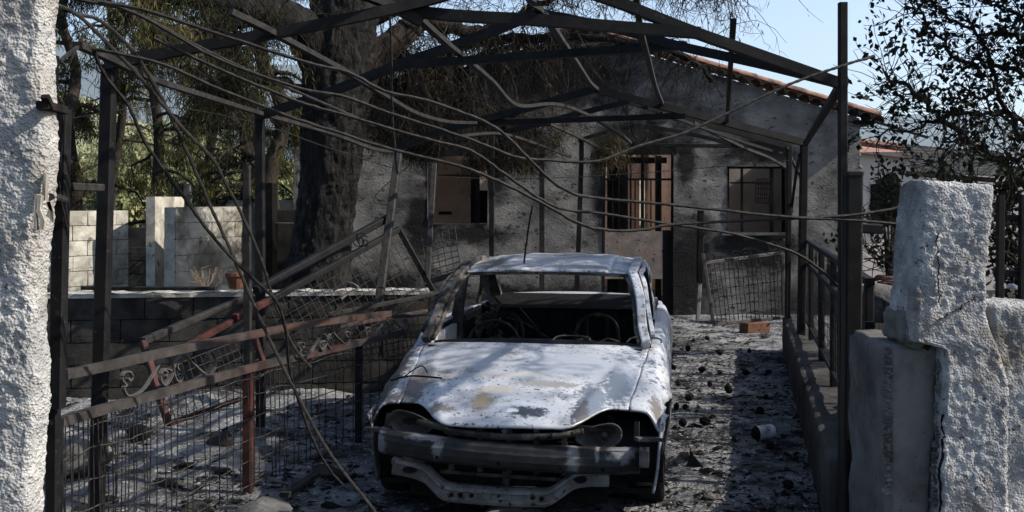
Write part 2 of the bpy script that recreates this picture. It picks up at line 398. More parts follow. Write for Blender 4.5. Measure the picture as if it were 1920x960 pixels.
# right broken pillar
pr = thing('gate_pillar', 'broken white roughcast gate pillar with a cracked base on the right', 'pillar', (1.95, 4.4, 0))
def rwarp(V):
    z = V[:, 2]; x = V[:, 0].copy(); y = V[:, 1].copy()
    k = np.clip((1.93 - z) / .6, 0, 1.0); k2 = np.clip((1.35 - z) / .3, 0, 1)
    t_ = np.clip((x - 1.80) / .305, 0, 1); V[:, 0] = x - .05 * k + t_ * (.015 * k + .10 * k2)
    x_ = x
    und = np.interp(z, [.2, .6, 1.12, 1.205, 1.235, 1.27], [1.88, 1.87, 1.89, 1.87, 1.74, 1.60]) + .012 * vn(np.stack([y * 0, y * 0, z], 1) * 9, 14)
    hi_ = 2.105 + .035 * 0 + .07 * k2; lo_ = 1.80 - .05 * k; V[:, 0] = np.where(und > lo_, und + (V[:, 0] - lo_) * (hi_ - und) / (hi_ - lo_), V[:, 0])
    V[:, 2] += -.02 * (x - 1.8) / .3 * np.clip((z - 1.5) / .4, 0, 1) + .012 * (z > 1.9) * fbm(V * 12, 3, 2); return V
rough_box('stucco_shaft', 1.80, 2.105, 4.42, 4.72, .2, 1.94, STUCCO_R, pr, cell=.008, amp=.008, fs=46, big=.010, warp=rwarp, rough_edge=.02, rad=.016)
rough_box('broken_core', 1.72, 1.93, 4.47, 4.76, 1.20, 1.36, CONC_L, pr, cell=.012, amp=.016, fs=16, big=.03, rough_edge=.05)
bw = thing('boundary_wall', 'low white roughcast wall running right from the broken pillar', 'wall', (2.8, 4.5, 0))
rough_box('wall_face', 2.10, 3.9, 4.45, 4.72, .1, 1.395, STUCCO_R, bw, cell=.009, amp=.008, fs=44, big=.02)
pier = thing('concrete_pier', 'cracked bare grey concrete gate pier beneath the broken pillar', 'pier', (1.75, 4.5, 0))
def pwarp(V):
    V[:, 0] += .05 * (V[:, 0] < 1.72) * 0
    # crumbled right edge and bowed left edge
    rt = np.clip((V[:, 0] - 1.80) / .1, 0, 1); V[:, 0] += rt * .035 * fbm(V * 5, 8, 4) - rt * .06 * np.clip((.85 - V[:, 2]) * 1.5, 0, 1)
    return V
rough_box('pier_shaft', 1.665, 1.90, 4.50, 5.02, 0, 1.21, CONC, pier, cell=.012, amp=.003, fs=30, big=.014, warp=pwarp, rough_edge=.02)
# crumbly exposed aggregate down the vertical arris of the pier
mb = MB()
for k in range(150):
    z = random.uniform(.55, 1.2); s = random.uniform(.006, .017)
    r = rock_mesh(s, k, 1); mb.add([Vector(v) + Vector((1.668 + random.gauss(0, .008), 4.503 + random.gauss(0, .006), z)) for v in r.v], r.f)
for k in range(130):
    z = random.uniform(.5, 1.15); s = random.uniform(.008, .022)
    r = rock_mesh(s, k + 50, 1); mb.add([Vector(v) + Vector((1.895 - .05 * max(0, .9 - z) * 1.5 + random.gauss(0, .01), 4.47 + random.gauss(0, .012), z)) for v in r.v], r.f)
o = mb.build('exposed_aggregate', CONC_L, pier); o['kind'] = 'stuff'
# cracks as thin black bars on the pillar, the groove shadow put into their colour
def crack(parent, pts, w, m=SOOT):
    mb = MB(); 
    for i in range(len(pts) - 1):
        a = Vector(pts[i]); b = Vector(pts[i+1]); mb.beam(a, b, .01, w * random.uniform(.5, 1.2), up=(0, 0, 1) if abs((b-a).z) < abs((b-a).x) else (1, 0, 0))
    return mb.build('crack', m, parent)
def jagged(a, b, n, amp, seed):
    g = random.Random(seed); a = Vector(a); b = Vector(b)
    return [a.lerp(b, i / n) + Vector((g.gauss(0, amp), 0, g.gauss(0, amp))) for i in range(n + 1)]
crack(pr, jagged(P(1768, 780, 4.43), P(1762, 955, 4.43), 14, .006, 3), .010)
crack(pr, jagged(P(1757, 440, 4.412), P(1760, 565, 4.408), 22, .005, 1), .0018)
crack(pr, jagged(P(1830, 555, 4.412), P(1765, 600, 4.408), 16, .005, 2), .0016)
crack(pr, [P(1745, 600, 4.44), P(1748, 640, 4.44), P(1735, 655, 4.45)], .03)

# rubble beside the right pillar
def bankwarp(V):
    V[:, 0] += .444 + .231 * V[:, 1]; V[:, 2] -= .55 * np.clip((V[:, 1] - 5.6) / 3, 0, 1) * (V[:, 2] > .5); return V
def rock(name, label, cat, p, r, seed, sq, m, rz=0, group=None, sub=3):
    mb = rock_mesh(r, seed, sub, sq); o = mb.build(name, m); o.location = p; o.rotation_euler = (random.uniform(-.4, .4), random.uniform(-.4, .4), rz)
    tag(o, label, cat, group); return o
rock('rubble_boulder', 'large grey broken masonry lump between gate post and pillar', 'rubble', P(1648, 580, 5.6), .17, 5, (1.0, .8, .85), CONC, sub=5)
rock('rubble_lump', 'dark rubble lump under the large broken masonry', 'rubble', P(1672, 628, 5.4), .11, 6, (1.2, .8, .6), BLOCK_D, sub=4)
rock('rubble_lump', 'small pale rubble lump resting on top of the grey pier', 'rubble', P(1712, 628, 4.7), .045, 9, (1.5, 1, .8), CONC_L, sub=3)
o = rough_box('earth_bank', .75, 6, 4.8, 12.5, 0, 1.15, GRND, None, cell=.08, amp=.03, fs=6, big=.08, warp=bankwarp); tag(o, kind='structure')
for k in range(9):
    rock('tile_fragment', 'broken clay tile piece lying on the rubble behind the pillar', 'tile fragment', P(random.uniform(1640, 1680), random.uniform(520, 548), 6.2), .05, 40 + k, (1.3, .8, .25), TILE, rz=k, group='broken tile pieces on the rubble', sub=2)

# ------------------------------------------------------------------ right kerb wall and railing
def xr(Y): return .444 + .231 * Y
KERB = M_('sooty_kerb_concrete', (.05, .048, .046), (.13, .125, .12), 4, .9, .6, 60, c3=(.02, .02, .02), s3=2, bdist=.006)
kw = thing('kerb_wall', 'low dark concrete wall along the right of the drive', 'wall', (xr(6), 6, 0))
def kwarp(V):
    u = V[:, 1].copy(); V[:, 0] += xr(u); return V
rough_box('wall_body', 0, .34, 5.5, 12.5, -.05, .45, KERB, kw, cell=.03, amp=.006, fs=18, big=.02, warp=kwarp)
fr = thing('railing', 'black steel railing with scrolls on the low right wall', 'railing', (xr(7) + .17, 7, .45))
off = .21
def RP(Y, z): return Vector((xr(Y) + off, Y, z))
MBp = MB(); MBp.beam(RP(5.35, 1.42), RP(12.3, 1.42), .05, .04); MBp.build('top_rail', STEEL, fr)
MBp = MB(); MBp.beam(RP(5.35, 1.19), RP(12.3, 1.19), .05, .04); MBp.build('middle_rail', STEEL, fr)
MBp = MB(); MBp.beam(RP(5.35, .56), RP(12.3, .56), .035, .03); MBp.build('bottom_rail', STEEL, fr)
for Y in (5.4, 6.5, 7.6, 8.8, 10.2, 12.2):
    MB().beam(RP(Y, .45), RP(Y, 1.44), .045, .045).build('post', STEEL, fr)
mb = MB()
for k in range(46): 
    Y = 5.45 + k * .15
    mb.tube([RP(Y, .56), RP(Y, 1.19)], .0035, 4)
for k in range(6): mb.tube([RP(5.4, .64 + k * .1), RP(12.2, .64 + k * .1)], .0035, 4)
mb.build('wire_mesh', WIRE_D, fr)
def spiral(c, ax, az, r, turns, start, n=26, shrink=.2):
    out = []
    for i in range(n + 1):
        t = i / n; a = start + turns * 2 * math.pi * t; rr = r * (1 - (1 - shrink) * t)
        out.append(c + ax * (rr * math.cos(a)) + az * (rr * math.sin(a)))
    return out
axr = Vector((.231, 1, 0)).normalized(); up = Vector((0, 0, 1))
for Y in (6.1, 6.35, 7.2, 7.9, 8.1, 9.5):
    MB().path(spiral(RP(Y, 1.30), axr, up, .085, 1.4, 1.2), .022, .006, (1, 0, 0)).build('scroll', STEEL, fr)
# shadow-coloured lit planks do not exist: the wall top is lit by the sun through the railing

# gate box post right
gp = thing('gate_post', 'scorched square steel gate post left of the broken pillar', 'gate post', P(1598, 900, 5.15))
MB().beam(P(1592, 1100, 5.15), P(1599, 327, 5.15), .085, .085).build('post_tube', STEEL, gp)
MB().beam(P(1599, 329, 5.15), P(1599, 322, 5.15), .092, .092).build('post_cap', STEEL_G, gp)
MB().beam(P(1615, 428, 5.15), P(1652, 430, 5.15), .05, .05).build('lock_arm', STEEL, gp)

# ------------------------------------------------------------------ carport frame
cp = thing('carport_frame', 'burnt steel carport frame sagging over the drive', 'carport', (0, 6, 0))
S = .055
def bar(name, a, b, w=S, h=S, m=STEEL): return MB().beam(a, b, w, h).build(name, m, cp)
def curve(name, pts, w=.035, h=.035, m=STEEL, n=6): return MB().path(smoothpath(pts, n), w, h).build(name, m, cp)
# truss 1
bar('post', P(205, 122, 5.3), P(180, 985, 5.3), .07, .07)
bar('post', P(1580, 5, 5.42), P(1580, 1020, 5.42), .044, .044)
curve('rafter', [P(198, 121, 5.28), P(400, 83, 5.32), P(590, 48, 5.35), P(790, 4, 5.45), P(980, -52, 5.5)], .06, .055)
curve('rafter', [P(980, -52, 5.5), P(1150, 2, 5.5), P(1300, 60, 5.52), P(1420, 102, 5.55), P(1584, 160, 5.58)], .06, .055)
curve('tie_beam', [P(735, 17, 5.50), P(860, 30, 5.5), P(1010, 38, 5.5), P(1150, 50, 5.5), P(1312, 62, 5.5)], .06, .06)
# truss 2
bar('post', P(487, 214, 7.9), P(489, 800, 7.9), .07, .07)
curve('rafter', [P(484, 218, 7.85), P(620, 172, 7.7), P(740, 125, 7.5), P(900, 68, 7.2), P(1005, 24, 7.0)], .07, .06)
curve('rafter', [P(1005, 24, 7.0), P(1160, 55, 6.8), P(1280, 88, 6.6), P(1450, 125, 6.2), P(1582, 157, 5.7)], .07, .06)
curve('tie_beam', [P(745, 122, 7.4), P(900, 112, 7.2), P(1100, 98, 7.0), P(1285, 85, 6.6)], .06, .055)
# truss 3
curve('rafter', [P(745, 277, 10.8), P(850, 240, 10.6), P(980, 205, 10.4), P(1115, 167, 10.2)], .07, .07)
curve('rafter', [P(1115, 167, 10.2), P(1260, 204, 10.2), P(1400, 240, 10.4), P(1510, 268, 10.6)], .07, .07)
bar('tie_beam', P(852, 232, 10.6), P(1285, 217, 10.2), .06, .06)
bar('post', P(1508, 262, 10.6), P(1500, 740, 10.6), .075, .075)
# truss 4
curve('rafter', [P(930, 252, 12.2), P(1040, 224, 12), P(1180, 190, 11.8)], .06, .06)
curve('rafter', [P(1180, 190, 11.8), P(1280, 222, 11.9), P(1380, 248, 12), P(1482, 277, 12.1)], .06, .06)
bar('post', P(1480, 275, 12.1), P(1476, 655, 12.1), .06, .06)
# truss 5, far
curve('rafter', [P(1085, 263, 13.4), P(1150, 245, 13.4), P(1215, 238, 13.4), P(1340, 262, 13.4), P(1470, 300, 13.4)], .05, .05)
bar('tie_beam', P(1190, 271, 13.4), P(1420, 275, 13.4), .05, .05)
bar('tie_beam', P(750, 288, 13.0), P(1025, 232, 13.0), .05, .05)
# far posts
bar('post', P(922, 255, 12.4), P(922, 640, 12.4), .065, .065)
curve('post', [P(1088, 262, 13.4), P(1090, 300, 13.4), P(1080, 580, 13.4)], .06, .06)
curve('post', [P(1050, 270, 13.2), P(1018, 278, 13.2), P(1016, 290, 13.2), P(1016, 600, 13.2)], .065, .065, STEEL_G)
curve('post', [P(1133, 300, 13.6), P(1131, 470, 13.6), P(1131, 600, 13.6)], .04, .04)
# purlins
curve('purlin', [P(146, 84, 4.5), P(205, 110, 4.9), P(290, 150, 5.6), P(400, 185, 6.6), P(490, 213, 7.8), P(620, 250, 9.3), P(700, 279, 10.2), P(745, 283, 10.8)], .04, .03, STEEL_G)
curve('purlin', [P(433, 22, 5.0), P(505, 58, 5.25), P(625, 122, 6.6), P(640, 130, 6.8), P(720, 178, 7.9), P(780, 212, 9.0), P(840, 228, 10), P(905, 230, 10.6)], .04, .03, STEEL_G)
curve('purlin', [P(640, -20, 5.2), P(710, 0, 5.4), P(790, 42, 5.5)], .05, .05)
curve('purlin', [P(786, 35, 5.55), P(830, 75, 6.2), P(860, 100, 7.2), P(920, 150, 8.2), P(968, 197, 9.2), P(1040, 195, 10), P(1100, 215, 11), P(1160, 250, 12), P(1182, 268, 12.8)], .04, .03, STEEL_G)
curve('purlin', [P(990, -5, 5.5), P(1022, 32, 5.6), P(1055, 80, 6.9), P(1085, 125, 8.4), P(1105, 155, 9.6), P(1120, 168, 10.2)], .045, .03, STEEL_G)
curve('purlin', [P(1192, -10, 5.5), P(1202, 60, 6.0), P(1215, 110, 6.8), P(1228, 160, 8.5), P(1242, 195, 10.2)], .035, .03, STEEL_G)
curve('purlin', [P(1115, 172, 10.2), P(1170, 178, 11), P(1225, 205, 12), P(1270, 225, 12.6)], .04, .03, STEEL_G)
curve('purlin', [P(860, 255, 11), P(935, 250, 11.8), P(1000, 268, 12.6), P(1070, 294, 13.2)], .035, .03, STEEL_G)
curve('purlin', [P(1030, 232, 11.5), P(1080, 255, 12.4), P(1140, 285, 13.2)], .035, .03, STEEL_G)
curve('purlin', [P(1300, 230, 11), P(1390, 275, 12), P(1440, 295, 12.8), P(1480, 318, 13.2)], .035, .03, STEEL_G)
curve('purlin', [P(1240, 212, 10.6), P(1380, 262, 11.6), P(1478, 292, 12.3)], .035, .03)
curve('purlin', [P(1474, 276, 12.0), P(1490, 310, 12.8), P(1510, 345, 13.3)], .03, .03, STEEL_G)
bar('purlin', P(1582, 150, 5.65), P(1510, 270, 10.5), .05, .045)
curve('purlin', [P(1500, 290, 10.6), P(1492, 330, 11.4), P(1478, 440, 12.8)], .03, .03)
bar('brace', P(1375, 40, 5.56), P(1363, 228, 10.3), .035, .035)
# ------------------------------------------------------------------ reinforcing rods
def rod(label, pts, Y0, Y1, r=.0088, m=REBAR, name='reinforcing_rod', group=None):
    g = random.Random(len(label) + int(Y0 * 10)); p = PP(pts, Y0, Y1); p = [a + Vector((g.gauss(0, .004), 0, g.gauss(0, .003))) for a in p]
    p = smoothpath(p, 5); p = [a + Vector((g.gauss(0, .0009), 0, g.gauss(0, .0009))) for a in p]
    mb = MB(); k = len(p)
    # ribbed: radius alternates along the rod
    fine = []
    for i in range(k - 1):
        L = (p[i+1] - p[i]).length; nn = max(1, int(L / .02))
        for j in range(nn): fine.append(p[i].lerp(p[i+1], j / nn))
    fine.append(p[-1]); rad = [r * (1.0 if i % 2 else .8) for i in range(len(fine))]
    mb.tube(fine, rad, 6); o = mb.build(name, m, None, smooth=False)
    return tag(o, label, 'rebar rod', group)
G = 'long bent rods sagging across the drive'
rod('sagging rod, topmost of the long ones, ending at the right pillar', [(180, 2), (270, 18), (430, 72), (580, 118), (650, 138), (720, 172), (800, 190), (870, 212), (930, 240), (980, 283), (1030, 335), (1075, 362), (1130, 374), (1280, 388), (1480, 405), (1580, 413), (1690, 420)], 3.9, 4.9, group=G)
rod('long rod that rises at its right end past the tall post', [(150, 2), (255, 26), (410, 110), (560, 165), (640, 180), (730, 213), (880, 262), (960, 293), (1020, 300), (1120, 304), (1200, 276), (1280, 248), (1380, 205), (1480, 158), (1580, 122), (1637, 105)], 4.1, 5.2, group=G)
rod('long rod dipping over the car roof and reaching the railing', [(290, 72), (420, 135), (560, 190), (640, 215), (800, 262), (880, 285), (935, 320), (1005, 370), (1060, 394), (1130, 402), (1280, 424), (1380, 440), (1480, 472), (1540, 505), (1590, 555)], 4.2, 5.5, group=G)
rod('lowest long rod passing the left window to the right pillar', [(175, 92), (300, 120), (420, 170), (560, 225), (640, 248), (735, 280), (860, 310), (900, 325), (960, 352), (1020, 385), (1090, 420), (1140, 431), (1200, 430), (1280, 420), (1480, 410), (1600, 403), (1700, 388)], 4.0, 4.9, group=G)
G2 = 'rods and cables hanging from the left pillar top'
rod('rod falling from the left pillar to the foreground ground, longest', [(103, 12), (150, 24), (190, 42), (245, 90), (285, 150), (320, 222), (362, 310), (395, 385), (440, 480), (470, 560), (510, 650), (565, 760), (620, 850), (700, 960)], 3.9, 5.2, group=G2)
rod('rod falling from the left pillar and ending by the scroll rail', [(105, 10), (150, 30), (230, 108), (280, 165), (340, 240), (395, 300), (425, 350), (455, 405), (490, 490), (512, 560), (555, 650), (580, 690)], 3.85, 5.4, group=G2)
rod('frayed twisted cable falling left to the tangled knot', [(172, 90), (195, 135), (240, 200), (270, 265), (310, 322), (360, 390), (398, 440), (440, 490), (490, 535), (520, 565), (535, 620), (545, 700), (575, 800), (610, 870), (640, 910)], 4.0, 5.3, r=.009, m=WIRE_D, name='frayed_cable', group=G2)
rod('short thin rod over the front left carport beam', [(260, 28), (290, 40), (420, 110), (600, 190), (700, 235)], 4.3, 5.2, r=.008, group=G)
rod('thin rod reaching down to the hood from a cable', [(998, 385), (990, 430), (983, 480), (981, 505)], 7.2, 8.0, r=.008, m=WIRE_D, name='hanging_wire', group='thin hanging wires')
rod('thin frayed wire hanging left of the house window', [(730, -10), (734, 100), (738, 200), (744, 300), (746, 325)], 6.0, 6.2, r=.008, m=WIRE_D, name='hanging_wire', group='thin hanging wires')
rod('thin wire looping under the truss above the window', [(745, 385), (700, 372), (780, 300), (820, 270), (822, 300), (815, 380)], 11.5, 11.5, r=.006, m=WIRE_D, name='hanging_wire', group='thin hanging wires')
rod('thin wire strung low across the garden left to the house', [(120, 225), (300, 200), (480, 230), (640, 285), (820, 330), (1100, 330), (1500, 300)], 9, 12, r=.005, m=WIRE_D, name='hanging_wire', group='thin hanging wires')
rod('overhead service line from the house eave to the upper right', [(1640, 205), (1700, 170), (1800, 100), (1900, 40)], 16, 10, r=.006, m=WIRE_D, name='hanging_wire', group='thin hanging wires')

# ------------------------------------------------------------------ left fence
SCR = M_('lit_edge_scroll', (.09, .08, .075), (.16, .14, .13), 20, .6, 0, spec=.3)  # lighter than the other steel: lit edges put into the colour
lf = thing('garden_fence', 'rusty steel fence with scrolls and wire mesh along the left', 'fence', (-1.65, 6.4, 0))
FP = [(-2.16, 4.72), (-2.0, 5.15), (-1.65, 6.4), (-1.25, 7.7), (-.95, 8.9)]
top_px = [(122, 702), (300, 664), (470, 629), (600, 607), (700, 592)]
tops = [P(122, 702, 4.95), P(210, 684, 5.2), P(300, 663, 5.55), P(470, 628, 6.4), (P(590, 606, 7.15)), P(730, 588, 8.2)]
mids = [P(108, 792, 4.75), P(205, 764, 5.05), P(300, 738, 5.45), P(470, 690, 6.4), (P(590, 662, 7.15)), P(760, 622, 8.4)]
MB().path(smoothpath(tops, 4), .042, .046).build('top_rail', RUSTRAIL, lf)
MB().path(smoothpath(mids, 4), .042, .046).build('middle_rail', RUSTRAIL, lf)
sm = smoothpath(mids, 12)
MB().beam(P(108, 785, 4.7), P(104, 1100, 4.7), .045, .045).build('post', STEEL, lf)
MB().beam(P(463, 310, 6.45), P(465, 690, 6.45), .045, .045).build('post', STEEL_G, lf)
MB().beam(P(465, 690, 6.42), P(465, 930, 6.42), .06, .06).build('post', RED, lf)
MB().beam(P(672, 640, 7.8), P(672, 840, 7.8), .05, .05).build('post', STEEL, lf)
mb = MB()
def at_path(p, t):
    t = t * (len(p) - 1); i = min(int(t), len(p) - 2); return p[i].lerp(p[i+1], t - i)
nb = 60
for k in range(nb):
    a = at_path(sm, (k + .5) / nb); 
    j = random.gauss(0, .006); mb.tube([a, Vector((a.x + j, a.y + .01, a.z * .5)), Vector((a.x + j * 2, a.y, .03))], .0036, 4)
mb.build('upright_wire', WIRE_D, lf)
mb = MB()
for h in (.06, .2, .34, .48, .62, .74):
    mb.tube([Vector((at_path(sm, t / 30).x, at_path(sm, t / 30).y + random.gauss(0, .012), min(h * at_path(sm, t / 30).z / .8 + random.gauss(0, .006), at_path(sm, t/30).z - .02))) for t in range(31)], .0036, 4)
mb.build('cross_wire', WIRE, lf)
def lscroll(px, py, Y, r, turns, start, w=.022, flip=1):
    ax = Vector((.25, 1, 0)).normalized() * 1.0
    ax = Vector((.9, .43, 0)).normalized()
    c = P(px, py, Y)
    return MB().path(spiral(c, ax * flip, up, r, turns, start), .007, w, (0, 1, 0))
def lcurve(pts, Y0, Y1): return MB().path(smoothpath(PP(pts, Y0, Y1), 6), .022, .007, (0, 0, 1))
sets = [(0, 0, 1, 5.35), (0, 0, .62, 0)]
def scrollset(ox, oy, k, Y, dY):
    def q(x, y): return (ox + (x - 240) * k, oy + (y - 715) * k - (x - 240) * k * 0)
    L = [[(236, 722), (228, 712), (231, 699), (242, 697), (247, 706), (243, 714), (238, 709)],
         [(236, 722), (231, 728), (237, 740), (250, 741), (268, 730), (285, 705), (298, 682)],
         [(309, 720), (318, 706), (319, 694), (306, 692), (300, 702), (302, 715), (310, 722)],
         [(316, 668), (323, 680), (324, 698), (316, 716), (308, 722), (301, 715), (300, 702), (306, 694), (312, 698), (310, 706)],
         [(338, 668), (328, 680), (325, 698), (330, 712), (337, 716), (342, 706), (341, 688), (336, 680), (331, 686), (334, 694)],
         [(346, 664), (362, 682), (385, 702), (394, 702), (402, 690), (403, 672), (396, 659), (389, 664), (390, 674), (396, 676)]]
    for pts in L:
        P_ = [q(*a) for a in pts]
        P_ = smoothpath([Vector((a, b, 0)) for a, b in P_], 6)
        vs = [P(v.x, v.y, Y + dY * (v.x - ox) / 160) for v in P_]
        MB().path(vs, .02, .008, (0, 0, 1)).build('scroll', SCR, lf)
scrollset(240, 715, 1, 5.3, .9)
scrollset(566, 652, .55, 6.9, 1.2)
scrollset(690, 622, .45, 7.9, .9)

# left gate leaf hung on the pillar
gl = thing('gate_leaf', 'black steel gate leaf edge standing open beside left pillar', 'gate', P(110, 900, 4.5))
MB().beam(P(118, 205, 4.4), P(107, 765, 4.4), .058, .06).build('stile', STEEL, gl)
MB().beam(P(130, 350, 4.45), P(190, 352, 4.8), .035, .035).build('rail', STEEL_G, gl)
MB().beam(P(100, 765, 4.45), P(98, 1100, 4.45), .05, .05).build('stile', STEEL, gl)
hg = thing('pillar_fittings', 'charred bracket, box and peeling timber fixed to left pillar', 'bracket', P(90, 190, 3.7))
MB().beam(P(80, 197, 3.57), P(116, 207, 3.8), .045, .03).build('bracket', WOODCH, hg)
MB().beam(P(84, 180, 3.56), P(96, 204, 3.6), .03, .02).build('bracket', WOODCH, hg)
MB().beam(P(96, 104, 3.78), P(93, 168, 3.78), .045, .05).build('switch_box', SOOT, hg)
PEEL = M_('peeled_timber', (.16, .145, .12), (.34, .31, .26), 30, .9, .6, 60, stretch=(1, 1, .2), k=1)
MB().beam(P(86, 326, 3.6), P(84, 376, 3.6), .014, .02).build('splinter', PEEL, hg)
MB().path(PP([(76, 366), (73, 392), (82, 415), (79, 430)], 3.57), .016, .02).build('splinter', PEEL, hg)
MB().path(PP([(70, 364), (67, 400), (69, 432)], 3.57), .008, .02).build('splinter', PEEL, hg)
for k in range(7): MB().path(PP([(88 + k, 378), (92 + k * 1.3, 392 + k), (88 + k * 2, 405 + k * 2)], 3.62), .004, .004).build('frayed_strand', PEEL, hg)
MB().tube(PP([(94, 368), (122, 376)], 3.66, 4.1), .012, 8).build('bolt', STEEL_G, hg)
MB().beam(P(92, 365, 3.8), P(124, 374, 4.2), .025, .02).build('hinge', STEEL_G, hg)
for k, (dx, r) in enumerate(((0, 11), (1, 9))):
    mb = MB(); mb.tube([P(113 + r * math.cos(a * .35), 128 + r * math.sin(a * .35), 3.9) for a in range(19)], .004, 5); mb.build('coil_ring', STEEL_G, hg)
MB().path(PP([(112, 115), (130, 100), (146, 88)], 3.9, 4.3), .012, .012).build('arm', STEEL_G, hg)
rod('charred cable hanging down the dark gate leaf', [(96, 95), (99, 130), (97, 160), (112, 190), (117, 215), (114, 280), (110, 340), (118, 380), (126, 432)], 3.8, 4.3, r=.006, m=WIRE_D, name='charred_cable')

# right-hand carport stub and collapsed left posts
def lean(label, a, b, Y0, Y1, w, m=STEEL):
    o = MB().beam(P(*a, Y0), P(*b, Y1), w, w).build('leaning_post', m); tag(o, label, 'post', 'leaning burnt posts'); return o
lean('thick leaning post crossing the fallen mesh panel', (747, 290), (708, 588), 9.5, 8.6, .07, STEEL_G)
lean('thinner leaning post in front of the left house window', (814, 308), (799, 560), 11, 10.2, .06, STEEL_G)

# ------------------------------------------------------------------ fallen panels
def lerp4(q, u, v): return (q[0] * (1-u) + q[1] * u) * (1-v) + (q[3] * (1-u) + q[2] * u) * v
def meshpanel(parent, q, nu, nv, r=.004, m=WIRE_D, name='wire_mesh'):
    mb = MB()
    for i in range(nu + 1):
        u = i / nu; mb.tube([lerp4(q, u, 0), lerp4(q, u, .5) + Vector((random.gauss(0, .006), 0, random.gauss(0, .006))), lerp4(q, u, 1)], r, 4)
    for j in range(nv + 1):
        v = j / nv; mb.tube([lerp4(q, 0, v), lerp4(q, .5, v) + Vector((random.gauss(0, .006), 0, random.gauss(0, .006))), lerp4(q, 1, v)], r, 4)
    return mb.build(name, m, parent)
def bars(parent, segs, w, m, name='frame_bar'):
    for a, b in segs: MB().beam(a, b, w, w).build(name, m, parent)
pa = thing('fallen_fence_panel', 'large dark mesh panel tipped up against the pine trunk', 'fence panel', P(650, 600, 9))
A, B, C_, D = P(500, 566, 7.6), P(748, 430, 9.2), P(812, 545, 9.2), P(560, 690, 7.6)
bars(pa, [(A, B), (B, C_)], .05, STEEL)
bars(pa, [(P(480, 545, 7.55), P(732, 406, 9.25))], .06, STEEL, 'top_rail')
bars(pa, [(P(615, 590, 8.2), P(850, 545, 9.0))], .035, STEEL_G)
bars(pa, [(A, P(440, 596, 7.2))], .05, RED)
meshpanel(pa, [A, B, C_, D], 22, 7, .003, WIRE_D)
for c, r in (((674, 452), .07), ((683, 455), .06), ((597, 490), .06), ((616, 485), .06)):
    MB().path(spiral(P(*c, 8.7), Vector((1, 0, 0)), up, r, 1.4, 1.0), .007, .02, (0, 1, 0)).build('scroll', STEEL, pa)
pb = thing('fallen_fence_panel', 'red framed mesh panel leaning behind the left scroll fence', 'fence panel', P(350, 760, 6.4))
A, B, C_, D = P(268, 640, 6.3), P(452, 562, 7.4), P(500, 700, 7.3), P(316, 795, 6.1)
bars(pb, [(A, B)], .045, STEEL_G); bars(pb, [(P(330, 660, 6.4), P(455, 592, 7.4))], .04, RED)
bars(pb, [(A, D)], .04, RED); bars(pb, [(D, P(450, 748, 7.2))], .03, RED); bars(pb, [(B, C_)], .04, RED)
meshpanel(pb, [P(290, 700, 6.25), P(470, 630, 7.35), P(500, 700, 7.3), D], 16, 5, .003, WIRE)
pc = thing('fallen_mesh_sheet', 'light wire mesh sheet standing below the left house window', 'mesh sheet', P(830, 520, 11))
meshpanel(pc, [P(790, 440, 11), P(853, 426, 11), P(866, 512, 11), P(803, 532, 11)], 5, 8, .0055, WIRE)
bars(pc, [(P(798, 530, 10.9), P(872, 508, 10.7))], .06, RUSTRAIL, 'bottom_rail')
pd = thing('fallen_fence_panel', 'low mesh panel lying between the fence and the car', 'fence panel', P(700, 640, 8))
A, B, C_, D = P(560, 625, 8.0), P(790, 585, 9.3), P(800, 655, 8.8), P(590, 700, 7.7)
bars(pd, [(P(636, 612, 8.2), P(800, 583, 9.2))], .03, RUSTRAIL); meshpanel(pd, [A, B, C_, D], 22, 6, .003, WIRE_D)
# hanging gate at right back
rg = thing('wire_gate', 'tilted black wire gate with scroll top near the house', 'gate', P(1400, 605, 12))
A, B, C_, D = P(1322, 493, 12), P(1467, 474, 12.3), P(1470, 595, 12.3), P(1338, 608, 12)
bars(rg, [(A, B), (B, C_), (C_, D), (D, P(1318, 476, 12))], .04, SCR)
meshpanel(rg, [A, B, C_, D], 17, 7, .006, WIRE)
for c, s, f in (((1334, 481), 1, 1), ((1380, 480), 1, 1), ((1400, 477), 1, -1), ((1450, 463), 1, 1)):
    MB().path(spiral(P(*c, 12.05), Vector((f, 0, 0)), up, .07, 1.4, .6), .008, .02, (0, 1, 0)).build('scroll', WIRE, rg)
MB().path(PP([(1395, 466), (1410, 465), (1445, 478)], 12.05), .008, .02, (0, 1, 0)).build('scroll', WIRE, rg)
wp = thing('timber_post', 'half burnt timber post in front of the porch', 'post', P(1308, 600, 13))
MB().beam(P(1314, 395, 13), P(1312, 530, 13), .08, .08).build('charred_top', WOODCH, wp)
MB().beam(P(1312, 530, 13), P(1308, 602, 12.9), .05, .05).build('pale_stump', CONC_L, wp)

# ------------------------------------------------------------------ block walls
blk = {}
def block_obj(size, m, parent, loc, jit=.008, name='block', rz=0, key=None):
    k = (round(size[0], 3), round(size[1], 3), round(size[2], 3), m.name, random.randrange(4))
    if k not in blk:
        nx, nz = 5, 3; mb = MB(); sd_ = random.randrange(999)
        def fn(u, v):
            x = (u - .5) * size[0]; z = (v - .5) * size[2]; n_ = float(vn(np.array([[x * 9, z * 9, sd_]]))[0])
            e = 1 if (u in (0, 1) or v in (0, 1)) else 0
            return (x * (1 - .008 * e) , -size[1] / 2 + e * .005 + n_ * jit, z * (1 - .015 * e))
        mb.grid(fn, nx, nz)
        mb.box((0, .012, 0), (size[0] * .965, size[1] - .012, size[2] * .94))
        me = bpy.data.meshes.new(name); me.from_pydata(mb.v, [], mb.f); me.materials.append(m); blk[k] = me
    o = bpy.data.objects.new(name, blk[k]); col.objects.link(o); o.parent = parent
    o.location = Vector(loc) - parent.location if rz == 0 else loc; return o
